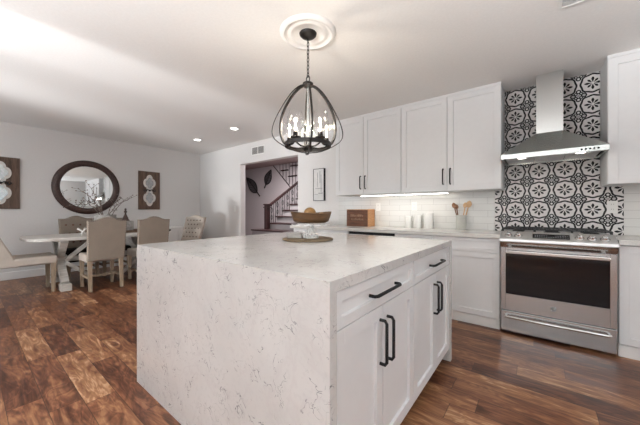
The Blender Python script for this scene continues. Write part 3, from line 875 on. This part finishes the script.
# ------------------------------------------------------------------ ceiling fittings
for x, y, z, lab in ((-5.49, 2.95, ZD, 'recessed downlight in the dining ceiling, nearest the far corner'), (-4.23, 2.95, ZD, 'recessed downlight in the dining ceiling, second from the far corner'),
                     (-4.45, .10, ZD, 'recessed downlight at the left edge of the dining ceiling')):
    r = thing('recessed_downlight', (x, y, z-.006), lab, 'ceiling light', 'dining ceiling downlights')
    b = MB(); b.lathe([(.062, -.0005), (.088, -.0005), (.088, -.004), (.080, -.007), (.064, -.006)], (x, y, z), 32, closed=True); b.build('trim_ring', 'plastic', r)
    b = MB(); b.lathe([(0, -.0045), (.0615, -.0045), (.0615, -.0006), (0, -.0006)], (x, y, z), 32); b.build('lens', 'downlight', r)
    l = bpy.data.lights.new('downlight_beam', 'SPOT'); l.energy = 16; l.spot_size = R(110); l.spot_blend = .8; l.color = (1, .93, .85); l.shadow_soft_size = .05
    o = bpy.data.objects.new('downlight_beam', l); COL.objects.link(o); o.location = (x, y, z-.03)
M['ventlouvre0'] = simple('grille_grey', (.5, .5, .5), .5)
r = thing('ceiling_grille', (.19, 2.36, ZK-.012), 'small grey ceiling grille cut by the top frame edge', 'grille')
b = MB()
for a0, a1, c0, c1 in ((.11, .27, 2.28, 2.295), (.11, .27, 2.425, 2.44), (.11, .125, 2.295, 2.425), (.255, .27, 2.295, 2.425)): b.box(a0, a1, c0, c1, ZK-.010, ZK-.0005)
b.build('frame', 'plastic', r)
b = MB()
for k in range(6): b.box(.126, .254, 2.30+k*.0205, 2.308+k*.0205, ZK-.009, ZK-.003)
b.build('louvres', 'ventlouvre0', r)
# wall vent above the stair opening
vx0, vx1, vz0, vz1 = -4.80, -4.385, 2.315, 2.495
r = thing('air_vent', ((vx0+vx1)/2, W, vz0), 'grey louvred air vent above the stair opening', 'air vent')
b = MB()
b.box(vx0, vx1, W-.010, W-.0005, vz0, vz0+.02, .001); b.box(vx0, vx1, W-.010, W-.0005, vz1-.02, vz1, .001)
b.box(vx0, vx0+.02, W-.010, W-.0005, vz0+.02, vz1-.02, .001); b.box(vx1-.02, vx1, W-.010, W-.0005, vz0+.02, vz1-.02, .001); b.box((vx0+vx1)/2-.008, (vx0+vx1)/2+.008, W-.010, W-.0005, vz0+.02, vz1-.02)
b.build('frame', 'plastic', r)
M['ventlouvre'] = simple('vent_louvre_grey', (.42, .41, .40), .5)
M['ventdark'] = simple('vent_shadow_grey', (.16, .155, .15), .7)
b = MB(); b.box(vx0+.02, vx1-.02, W-.003, W-.0008, vz0+.02, vz1-.02); b.build('duct_shade', 'ventdark', r)  # thin dark sheet painted for the shade behind the louvres
b = MB()
for k in range(9):
    z = vz0+.027+k*.0148; b.box(vx0+.02, (vx0+vx1)/2-.008, W-.009, W-.0035, z, z+.006); b.box((vx0+vx1)/2+.008, vx1-.02, W-.009, W-.0035, z, z+.006)
b.build('louvres', 'ventlouvre', r)

# ------------------------------------------------------------------ narrow picture beside the cabinets
px0, px1, pz0, pz1 = -3.068, -2.835, 1.315, 1.865
r = thing('framed_picture', ((px0+px1)/2, W, pz0), 'narrow black-edged white picture right of the stair opening', 'picture')
b = MB(); f = .008; dp = .045
b.box(px0, px0+f, W-dp, W-.001, pz0, pz1); b.box(px1-f, px1, W-dp, W-.001, pz0, pz1); b.box(px0+f, px1-f, W-dp, W-.001, pz0, pz0+f); b.box(px0+f, px1-f, W-dp, W-.001, pz1-f, pz1)
b.build('frame', 'black', r)
M['art'] = simple('pale_art_paper', (.66, .66, .65), .7, var=.06, scale=14)
b = MB(); b.box(px0+f, px1-f, W-dp+.006, W-.002, pz0+f, pz1-f); a = b.build('print', 'art', r)
M['artink'] = simple('grey_art_ink', (.33, .33, .34), .8, var=.3)
b = MB(); yy = W-dp+.0045
for xx, za, zb in ((-2.985, 1.55, 1.80), (-2.93, 1.62, 1.82), (-2.905, 1.46, 1.76)): b.box(xx, xx+.012, yy, yy+.001, za, zb)
b.box(-2.955, -2.865, yy, yy+.001, 1.435, 1.45); b.box(-3.04, -2.97, yy, yy+.001, 1.42, 1.428); b.box(-3.03, -2.875, yy, yy+.001, 1.52, 1.53)
b.build('drawing', 'artink', a)

# ------------------------------------------------------------------ stair hall contents
r = thing('staircase', (-5.0, 5.0, 0), 'dark wood staircase with iron balusters beyond the wall opening', 'staircase')
SX0, SX1 = -5.667, -4.05; sy = 4.97; rise, run = .172, .272
zb = .655
b = MB()                                    # lower run and landing, white risers
ys = [sy-run*(4-k) for k in range(4)]
for k in range(4):
    b.box(-5.95, SX1, ys[k], 5.25 if k < 3 else 5.25, k*rise*.95 if k else .0005, (k+1)*rise*.95-.03)
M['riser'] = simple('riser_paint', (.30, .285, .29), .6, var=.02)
for k in range(5):
    y = sy+.05+run*k; b.box(SX0+.02, SX1, y+.01, YL-.001 if k == 4 else sy+.05+run*(k+1)+.01, zb-.001 if k == 0 else zb, zb+rise*(k+1)-.03)
b.build('risers', 'riser', r)
for k in range(4):
    b = MB(); b.box(-5.98, SX1, ys[k]-.025, ys[k]+run if k < 3 else sy+.059, (k+1)*rise*.95-.0295, (k+1)*rise*.95+.004, .004); b.build('tread', 'mahog', r)
for k in range(5):
    y = sy+.05+run*k; z = zb+rise*(k+1)
    b = MB(); b.box(SX0-.02, SX1, y-.025, (y+run+.009) if k < 4 else YL-.001, z-.0295, z+.003, .004); b.build('tread', 'mahog', r)
nx, ny = SX0+.02, sy-.02
b = MB(); b.box(nx-.055, nx+.055, ny-.055, ny+.055, zb+.003, 1.30, .004); b.box(nx-.075, nx+.075, ny-.075, ny+.075, 1.225, 1.245, .003); b.box(nx-.075, nx+.075, ny-.075, ny+.075, 1.30, 1.33, .006)
b.build('newel_post', 'mahog', r)
sl = .63
b = MB(); ry0, rz0 = ny+.055, 1.27; L = YL-.06-ry0
yz_prism(b, [(ry0, rz0-.035), (ry0, rz0+.035), (ry0+L, rz0+.035+L*sl), (ry0+L, rz0-.035+L*sl)], nx-.03, nx+.03); b.build('handrail', 'mahog', r)
cnt = 0
for k in range(5):
    for q in (.03, .095, .165, .235):
        y = sy+.05+run*k+q; z0 = zb+rise*(k+1)+.003; z1 = rz0-.036+(y-ry0)*sl
        if y > YL-.1: continue
        b = MB(); b.tube([(nx, y, z0), (nx, y, z1)], .0095, 6)
        if cnt % 3 == 1:
            zm = (z0+z1)/2
            for s1 in (1, -1):
                b.tube([(nx, y+s1*.03*sin(t*pi)*1.0+s1*.008*(1-t), zm+.02+.16*t) for t in [i/10 for i in range(11)]], .006, 5)
                b.tube([(nx, y-s1*.03*sin(t*pi), zm-.02-.16*t) for t in [i/10 for i in range(11)]], .006, 5)
        b.build('baluster', 'iron', r); cnt += 1
# upper flight glimpsed through the balusters
b = MB()
p0 = (-6.98, 2.66); p1 = (-6.15, 1.86)
d = Vector((p1[0]-p0[0], p1[1]-p0[1])).normalized(); n2 = Vector((-d.y, d.x))*.011
b.prism([(p0[0]+n2.x, p0[1]+n2.y), (p1[0]+n2.x, p1[1]+n2.y), (p1[0]-n2.x, p1[1]-n2.y), (p0[0]-n2.x, p0[1]-n2.y)], YL-.022, YL-.0005)
b.build('upper_stringer', 'mahog', r)
for xa, xb, z in ((-6.58, -6.28, 2.45), (-6.15, -5.85, 2.56), (-6.25, -5.9, 2.24)):
    b = MB(); b.box(xa, xb, YL-.06, YL-.0006, z-.016, z+.016); b.build('upper_tread', 'mahog', r)
for k in range(7):
    x = -6.62+k*.14; zlo = 1.90+max(0, (-6.15-x))*.96+.02
    b = MB(); b.tube([(x, YL-.05, zlo), (x, YL-.05, 2.655)], .007, 5); b.build('upper_baluster', 'iron', r)
# metal leaves on the hall wall
def leaf(tip, stem, wd, label):
    a = Vector((tip[0], tip[1])); c = Vector((stem[0], stem[1])); d = c-a; L = d.length; d.normalize(); s = Vector((-d.y, d.x))
    root = thing('leaf_wall_art', (a.x*.5+c.x*.5, YL, min(a.y, c.y)), label, 'wall art', 'metal leaves on the hall wall')
    def P(t, o, y=YL-.02): q = a+d*L*t+s*o; return (q.x, y, q.y)
    def hw(t): return wd*(sin(pi*min(1, t/.80))**.8)*(.55+.75*min(1, t/.8)) if t < .8 else 0.
    ts = [.8*i/20 for i in range(21)]
    mb = MB(); mb.tube([P(t, hw(t)) for t in ts]+[P(t, -hw(t)) for t in ts[::-1][1:-1]], .016, 6, True); mb.build('rim', 'iron', root)
    mb = MB(); mb.tube([P(0, 0), P(.5, .01), P(1, 0)], [.008, .016, .02], 6); mb.build('stem', 'iron', root)
    mb = MB()
    for i in range(3, 20, 2):
        t = ts[i]
        for sg in (1, -1):
            t2 = max(.03, t-.16)
            mb.tube([P(t, 0), P((t+t2)/2, sg*hw(t2)*.55), P(t2, sg*hw(t2))], .011, 5)
    mb.build('veins', 'iron', root)
    mb = MB(); A = [mb.bm.verts.new(P(t, hw(t)*.97, YL-.012)) for t in ts]; B = [mb.bm.verts.new(P(t, -hw(t)*.97, YL-.012)) for t in ts]
    A2 = [mb.bm.verts.new(P(t, hw(t)*.97, YL-.004)) for t in ts]; B2 = [mb.bm.verts.new(P(t, -hw(t)*.97, YL-.004)) for t in ts]
    for i in range(1, 20):
        mb.bm.faces.new((A[i], A[i+1], B[i+1], B[i])); mb.bm.faces.new((A2[i], B2[i], B2[i+1], A2[i+1]))
        mb.bm.faces.new((A[i], A2[i], A2[i+1], A[i+1])); mb.bm.faces.new((B[i], B[i+1], B2[i+1], B2[i]))
    M.setdefault('leafmesh', simple('leaf_mesh_metal', (.15, .14, .15), .6, var=.3, scale=30))
    mb.build('blade', 'leafmesh', root)
leaf((-8.40, 2.36), (-7.66, 1.66), .19, 'dark metal leaf on the hall wall, lower left one')
leaf((-7.08, 2.53), (-7.42, 1.93), .17, 'dark metal leaf on the hall wall, upper right one')

# ------------------------------------------------------------------ round mirror and plaques on the dining wall
mc = Vector((FX, 1.488, 1.598)); mr = .520
MY = Matrix.Translation((FX+.001, mc.y, mc.z)) @ Matrix.Rotation(R(90), 4, 'Y')
r = thing('round_mirror', (FX, mc.y, mc.z-mr), 'large round mirror with dark carved wooden frame on the dining wall', 'mirror')
b = MB(); seg = 64; rings = []
fp = [(.405, 0), (.405, .022), (.420, .038), (.450, .046), (.485, .042), (.512, .028), (.520, .010), (.520, 0)]
for rr, zz in fp:
    rings.append([b.bm.verts.new((rr*(1+(.006*sin(k*5)+.006*sin(k*2.3) if zz > .03 else 0))*cos(2*pi*k/seg), rr*(1+(.006*sin(k*5)+.006*sin(k*2.3) if zz > .03 else 0))*sin(2*pi*k/seg), zz+(.006*sin(k*3.1)+.004*sin(k*1.7+rr*60) if zz > .03 else 0))) for k in range(seg)])
for i in range(len(rings)):
    A, B = rings[i], rings[(i+1) % len(rings)]
    for k in range(seg): f = b.bm.faces.new((A[k], A[(k+1) % seg], B[(k+1) % seg], B[k])); f.smooth = True
bmesh.ops.transform(b.bm, matrix=MY, verts=b.bm.verts); b.build('frame', 'frame', r)
b = MB(); b.lathe([(0, 0), (.4045, 0), (.4045, .012), (0, .012)], (0, 0, 0), 64, mat=MY); b.build('mirror_glass', 'mirror', r)
M['antique'] = simple('antique_mirror', (.38, .40, .40), .25, 1.0, var=.25, scale=12)
M['chalk'] = simple('chalky_white_paint', (.66, .64, .61), .7, var=.08, scale=30)
def plaque(yc, label):
    y0, y1, z0, z1 = yc-.22, yc+.22, 1.175, 2.025; x = FX+.001
    root = thing('wall_plaque', (FX, yc, z0), label, 'wall art', 'wooden plaques beside the round mirror')
    mb = MB()
    for k in range(4):
        a0 = y0+(y1-y0)*k/4; mb.box(x, x+.022, a0, a0+.1095, z0, z1, .002)
    mb.build('board', 'plaque', root)
    # ornate white frame: two stacked lobed shapes
    def outline(sc_, zc, n=48):
        pts = []
        for k in range(n):
            a = 2*pi*k/n
            ph = (a+pi/4) % (pi/2)-pi/4; rr = .060*cos(ph)+math.sqrt(.066**2-(.060*sin(ph))**2)
            pts.append((yc+rr*sc_*sin(a)*.88, zc+rr*sc_*cos(a)*1.32))
        return pts
    def slab(pts, xa, xb):
        m2 = MB(); A = [m2.bm.verts.new((xa, p[0], p[1])) for p in pts]; B = [m2.bm.verts.new((xb, p[0], p[1])) for p in pts]
        n = len(pts); m2.bm.faces.new(A); m2.bm.faces.new(B[::-1])
        for i in range(n): m2.bm.faces.new((A[i], B[i], B[(i+1) % n], A[(i+1) % n]))
        return m2
    zc = (z0+z1)/2
    for dz in (.165, -.165):
        f = slab(outline(1.12, zc+dz), x+.0225, x+.034).build('white_frame', 'chalk', root)
        slab(outline(.74, zc+dz), x+.0345, x+.037).build('mirror_inset', 'antique', f)
    mb = MB()
    for sg in (1, -1):
        mb.tube([(x+.040, yc+sg*(.02+.10*t), zc+.022*sin(t*2*pi)) for t in [i/12 for i in range(13)]], .008, 6)
        mb.tube([(x+.040, yc+sg*(.10+.022*cos(q)), zc+.022*sin(q)) for q in [2*pi*i/12 for i in range(12)]], .006, 6, True)
    mb.sphere((x+.040, yc, zc), .022, u=10, v=8)
    mb.build('iron_scroll', 'iron', root)
plaque(2.573, 'wooden plaque with white scalloped mirrors right of the round mirror')
plaque(.365, 'wooden plaque with white scalloped mirrors left of the round mirror')

# ------------------------------------------------------------------ dining table
TX0, TX1, TY0, TY1, TZ = -6.20, -5.27, .50, 2.42, .762
r = thing('trestle_table', ((TX0+TX1)/2, (TY0+TY1)/2, 0), 'whitewashed trestle dining table with rounded corners', 'dining table')
def rrect(x0, x1, y0, y1, rad, n=8):
    p = []
    for cx, cy, a0 in ((x1-rad, y1-rad, 0), (x0+rad, y1-rad, 90), (x0+rad, y0+rad, 180), (x1-rad, y0+rad, 270)):
        for k in range(n+1): a = R(a0+90*k/n); p.append((cx+rad*cos(a), cy+rad*sin(a)))
    return p
b = MB(); pts = rrect(TX0, TX1, TY0, TY1, .26)
lv = []
for z, ins in ((TZ-.045, .008), (TZ-.040, 0), (TZ-.006, 0), (TZ, .006)):
    q = rrect(TX0+ins, TX1-ins, TY0+ins, TY1-ins, .26-ins); lv.append([b.bm.verts.new((x, y, z)) for x, y in q])
n = len(pts)
for i in range(3):
    for k in range(n): b.bm.faces.new((lv[i][k], lv[i][(k+1) % n], lv[i+1][(k+1) % n], lv[i+1][k]))
b.bm.faces.new(lv[0][::-1]); b.bm.faces.new(lv[-1]); b.build('tabletop', 'whitewash', r)
tx = (TX0+TX1)/2
def beam(mb, p0, p1, w_, t_, up=(0, 1, 0)):
    p0, p1 = Vector(p0), Vector(p1); d = (p1-p0).normalized(); a = Vector(up); bb = d.cross(a).normalized(); a = bb.cross(d).normalized()
    A = [mb.bm.verts.new(p0+a*sx*t_/2+bb*sy*w_/2) for sx, sy in ((-1, -1), (1, -1), (1, 1), (-1, 1))]
    B = [mb.bm.verts.new(p1+a*sx*t_/2+bb*sy*w_/2) for sx, sy in ((-1, -1), (1, -1), (1, 1), (-1, 1))]
    mb.bm.faces.new(A[::-1]); mb.bm.faces.new(B)
    for i in range(4): mb.bm.faces.new((A[i], A[(i+1) % 4], B[(i+1) % 4], B[i]))
for yc, sg in ((.90, 1), (1.98, -1)):
    b = MB()
    beam(b, (tx-.36, yc, .095), (tx+.30, yc, .705), .085, .085); beam(b, (tx+.36, yc, .095), (tx-.30, yc, .705), .085, .085)
    for s in (-1, 1): b.box(tx+s*.39-.085, tx+s*.39+.085, yc-.06, yc+.06, .0005, .098, .006)
    b.box(tx-.33, tx+.33, yc-.045, yc+.045, .672, .7095); b.box(tx-.075, tx+.075, yc-.075, yc+.075, .32, .47, .006)
    tr = b.build('trestle', 'whitewash', r)
    b = MB()
    for xo in (.36,):
        beam(b, (tx+.22, yc+.03*sg, .41), (tx+.22, yc+.36*sg, .706), .05, .05, (1, 0, 0))
        beam(b, (tx+.22, yc+.03*sg, .38), (tx+.22, yc+.33*sg, .12), .05, .05, (1, 0, 0))
    b.build('brace', 'whitewash', tr)
b = MB(); b.box(tx-.05, tx+.05, .976, 1.904, .365, .435, .004); b.build('stretcher', 'whitewash', r)

# things on the table
tz = TZ+.0008
b = MB(); b.box(-5.92, -5.56, 1.635, 2.06, tz, tz+.016); b.box(-5.92, -5.56, 1.635, 1.65, tz+.016, tz+.045); b.box(-5.92, -5.56, 2.045, 2.06, tz+.016, tz+.045)
b.box(-5.92, -5.905, 1.65, 2.045, tz+.016, tz+.045); b.box(-5.575, -5.56, 1.65, 2.045, tz+.016, tz+.045)
solid('wooden_tray', b, 'traywood', 'shallow brown wooden tray on the dining table', 'tray')
b = MB(); b.box(-5.80, -5.64, 1.66, 1.855, tz+.0165, tz+.205, .005)
solid('grey_box', b, 'greypot', 'weathered grey box on the tray under the dark finial', 'box')
fz = tz+.206
b = MB(); b.lathe([(0, 0), (.062, 0), (.062, .012), (.050, .022), (.042, .05), (.026, .085), (.016, .11), (.013, .135), (.022, .150), (.024, .165), (.013, .178), (.012, .188), (.019, .20), (.014, .215), (0, .222)], (-5.72, 1.755, fz), 24)
solid('dark_finial', b, 'frame', 'dark turned wooden finial ornament standing on the grey box', 'ornament')
r = thing('branch_vase', (-5.72, 1.47, tz), 'low grey pottery vase of bare budding branches on the dining table', 'vase')
b = MB(); b.lathe([(0, 0), (.10, 0), (.125, .02), (.155, .12), (.158, .22), (.145, .285), (.150, .312), (.140, .316), (.132, .29), (.145, .22), (.14, .12), (.11, .03), (0, .025)], (-5.72, 1.47, tz), 32); b.build('pot', 'greypot', r)
rb = random.Random(11)
def branch(tip, bend):
    p0 = Vector((-5.72+rb.uniform(-.04, .04), 1.47+rb.uniform(-.05, .05), tz+.03)); p1 = Vector(tip)
    rim = Vector((-5.72, 1.47, tz+.33))+(p1-Vector((-5.72, 1.47, tz+.33)))*.12
    mb = MB(); pts = []
    for i in range(13):
        t = i/12
        q = (1-t)**2*p0+2*t*(1-t)*(rim+Vector((0, 0, bend)))+t*t*p1
        q += Vector((rb.uniform(-.008, .008), rb.uniform(-.012, .012), rb.uniform(-.008, .008)))*(1 if 0 < i < 12 else 0)
        pts.append(q)
    mb.tube(pts, [.0075*(1-.7*i/12) for i in range(13)], 5)
    for j in (5, 7, 9, 10):
        q = pts[j]; d = Vector((rb.uniform(-.5, .5), rb.uniform(-1, 1), rb.uniform(.1, 1))).normalized()
        ln = rb.uniform(.06, .16); e = q+d*ln
        mb.tube([q, q+d*ln*.5+Vector((0, 0, .008)), e], [.004, .003, .002], 5); mb.sphere(e, .009, u=6, v=5)
    for j in (6, 8, 11, 12): mb.sphere(pts[j]+Vector((0, rb.uniform(-.01, .01), .006)), .009, u=6, v=5)
    return mb.build('branch', 'bark', r)
for tip, bd in (((-5.72, 1.05, 1.50), .25), ((-5.75, 1.93, 1.42), .10), ((-5.68, 1.14, 1.30), .2), ((-5.7, 1.30, 1.42), .2), ((-5.66, 1.66, 1.36), .1), ((-5.70, .93, 1.19), .3), ((-5.74, 1.80, 1.33), .15), ((-5.7, 1.20, 1.62), .1)):
    branch(tip, bd)
b = MB(); c = Vector((-5.50, 1.13, tz+.062))
for d in ((1, .3, .75), (-1, .5, .75), (.2, 1, -.72), (-.3, -1, .8)):
    v = Vector(d).normalized()*.085
    b.tube([c-v, c+v], .012, 8)
zz = min(v.co.z for v in b.bm.verts); bmesh.ops.translate(b.bm, vec=(0, 0, tz-zz), verts=b.bm.verts)
solid('driftwood_jack', b, 'chalk', 'pale crossed-stick jack ornament on the table in front of the brown tufted chair', 'ornament')
b = MB(); b.lathe([(0, 0), (.04, 0), (.055, .01), (.06, .035), (.054, .035), (.045, .014), (0, .012)], (-5.42, 2.335, tz), 20)
solid('small_dark_dish', b, 'bronze', 'small dark dish at the far end of the dining table', 'dish')

# ------------------------------------------------------------------ dining chairs
def camel(w_, h0, h1, n=18):
    """arched top outline from left to right"""
    p = []
    for i in range(n+1):
        t = i/n; x = -w_/2+w_*t
        p.append((x, h0+(h1-h0)*(.5-.5*cos(2*pi*max(0, min(1, (t-.12)/.76))))))
    return p
def make_chair(fab_back, fab_seat, tufted, recline=.10, w_=.465, splay=.035, button='cratefront', bx=0., rear=-.20, thick=0., skirt=False, cols=4, rows=4):
    """faces +x, origin on the floor under the seat centre"""
    r = thing('dining_chair', (0, 0, 0), 'x', 'chair')
    sz0, sz1 = (.40, .515) if not skirt else (.30, .50)
    # back: outline in (y,z) leaned backwards
    top0, top1 = 1.005, 1.055
    out = [(-w_/2+.012, .44 if not bx else .41), (w_/2-.012, .44 if not bx else .41)]+[(x, z) for x, z in camel(w_, top0, top1)][::-1]
    def lean(x, y, z): return (x-(z-.44)*math.tan(recline)*1.0, y, z)
    b = MB(); xb0, xb1 = -.265+bx-thick, -.180+bx
    A0 = [b.bm.verts.new(lean(xb0, y*.96, .44+(z-.44)*.985)) for y, z in out]; A = [b.bm.verts.new(lean(xb0+.015, y, z)) for y, z in out]
    B = [b.bm.verts.new(lean(xb1-.018, y, z)) for y, z in out]; B0 = [b.bm.verts.new(lean(xb1, y*.93, .44+(z-.44)*.975)) for y, z in out]
    n = len(out)
    for P, Q in ((A0, A), (A, B), (B, B0)):
        for i in range(n): f = b.bm.faces.new((P[i], P[(i+1) % n], Q[(i+1) % n], Q[i])); f.smooth = False
    b.bm.faces.new(A0); b.bm.faces.new(B0[::-1])
    bk = b.build('backrest', fab_back, r)
    if tufted:
        b = MB()
        for j in range(rows):
            for i in range(cols-(j % 2)):
                y = (-(cols-1)/2+i+(.5 if j % 2 else 0))*(w_*.84/cols); z = .60+j*(.40/(rows-.3))
                b.sphere(lean(xb1+.001, y, z), .016, sx=.5, u=8, v=6)
        b.build('tufting_buttons', button, bk)
    else:
        b = MB()
        pth = [lean(xb0+.004, y*.955, .44+(z-.44)*.984) for y, z in out[1:]+[out[0]]]
        for i in range(len(pth)-1):
            p, q = Vector(pth[i]), Vector(pth[i+1]); m_ = max(1, int((q-p).length/.028))
            for k in range(m_): b.sphere(p.lerp(q, k/m_), .006, u=6, v=4)
        b.build('nailhead_trim', 'bronze', bk)
    # seat
    b = MB(); b.box(-.178 if not bx else -.36, .26, -w_/2+.01, w_/2-.01, sz0, sz1, .028, 3); b.build('seat', fab_seat, r)
    # legs
    lt = sz0+.012
    for sx, sy2 in ((1, 1), (1, -1), (-1, 1), (-1, -1)):
        b = MB()
        x = .215 if sx > 0 else rear; y = sy2*(w_/2-.045)
        tx_ = x if sx > 0 else x-splay
        zt = lt if sx > 0 or bx else .452
        a, c = .026, .019
        A = [b.bm.verts.new((x+q*a, y+s*a, zt)) for q, s in ((-1, -1), (1, -1), (1, 1), (-1, 1))]
        B = [b.bm.verts.new((tx_+q*c, y+s*c, .0008)) for q, s in ((-1, -1), (1, -1), (1, 1), (-1, 1))]
        b.bm.faces.new(A); b.bm.faces.new(B[::-1])
        for i in range(4): b.bm.faces.new((B[i], B[(i+1) % 4], A[(i+1) % 4], A[i]))
        b.build('leg', 'legwood', r)
    if bx: return r
    b = MB()
    for s in (-1, 1): b.box(rear-.01, .20, s*(w_/2-.045)-.011, s*(w_/2-.045)+.011, .165, .195)
    b.box(-.02, .01, -w_/2+.056, w_/2-.056, .167, .193)
    b.build('stretcher', 'legwood', r)
    return r
def put(o, x, y, deg, label, group='upholstered dining chairs'):
    o.location = (x, y, 0); o.rotation_euler = (0, 0, R(deg)); o['label'] = label; o['group'] = group
    return o
c1 = make_chair('linen', 'linenlight', False)
put(c1, -5.195, 1.285, 180, 'taupe linen dining chair seen from behind, all of its back and legs in view')
put(copy_tree(c1), -5.185, 1.905, 180, 'taupe linen dining chair seen from behind, partly behind the island corner')
c2 = make_chair('linen', 'darkseat', True, skirt=True, w_=.46, rows=3)
put(c2, -6.22, 1.235, 0, 'brown tufted dining chair across the table under the round mirror')
c2b = put(copy_tree(c2), -6.22, 1.71, 0, 'tufted dining chair across the table, mostly hidden behind the vase')
c3 = make_chair('linenlight', 'linenlight', True, recline=.30, cols=5, rows=5, w_=.52, button='frame')
put(c3, -5.735, 2.73, 286, 'pale button-tufted chair at the far end of the dining table')
c4 = make_chair('linenlight', 'linenlight', False, recline=.42, splay=.10, w_=.52, bx=.06, rear=-.33, thick=.10)
put(c4, -5.60, .565, 90, 'oatmeal linen chair at the left end of the table, cut by frame edge')

# low white sideboard in the far corner
r = thing('low_cabinet', (-6.69, 3.03, 0), 'low white cabinet against the dining wall behind the chairs', 'cabinet')
b = MB(); b.box(-6.875, -6.50, 2.62, 3.55, .06, .745, .003); b.build('body', 'trim', r)
b = MB(); b.box(-6.88, -6.48, 2.60, 3.57, .746, .768, .004); b.build('top', 'trim', r)
b = MB(); b.box(-6.86, -6.53, 2.64, 3.53, .0005, .0595); b.build('plinth', 'trim', r)
for y0, y1 in ((2.63, 3.083), (3.087, 3.54)):
    b = MB(); shaker(b, 'x', y0, y1, .075, .735, -6.4995); d = b.build('door', 'trim', r)
    b = MB(); b.sphere((-6.472, y1-.03 if y0 < 3 else y0+.03, .45), .012, u=10, v=8); b.build('knob', 'bronze', d)
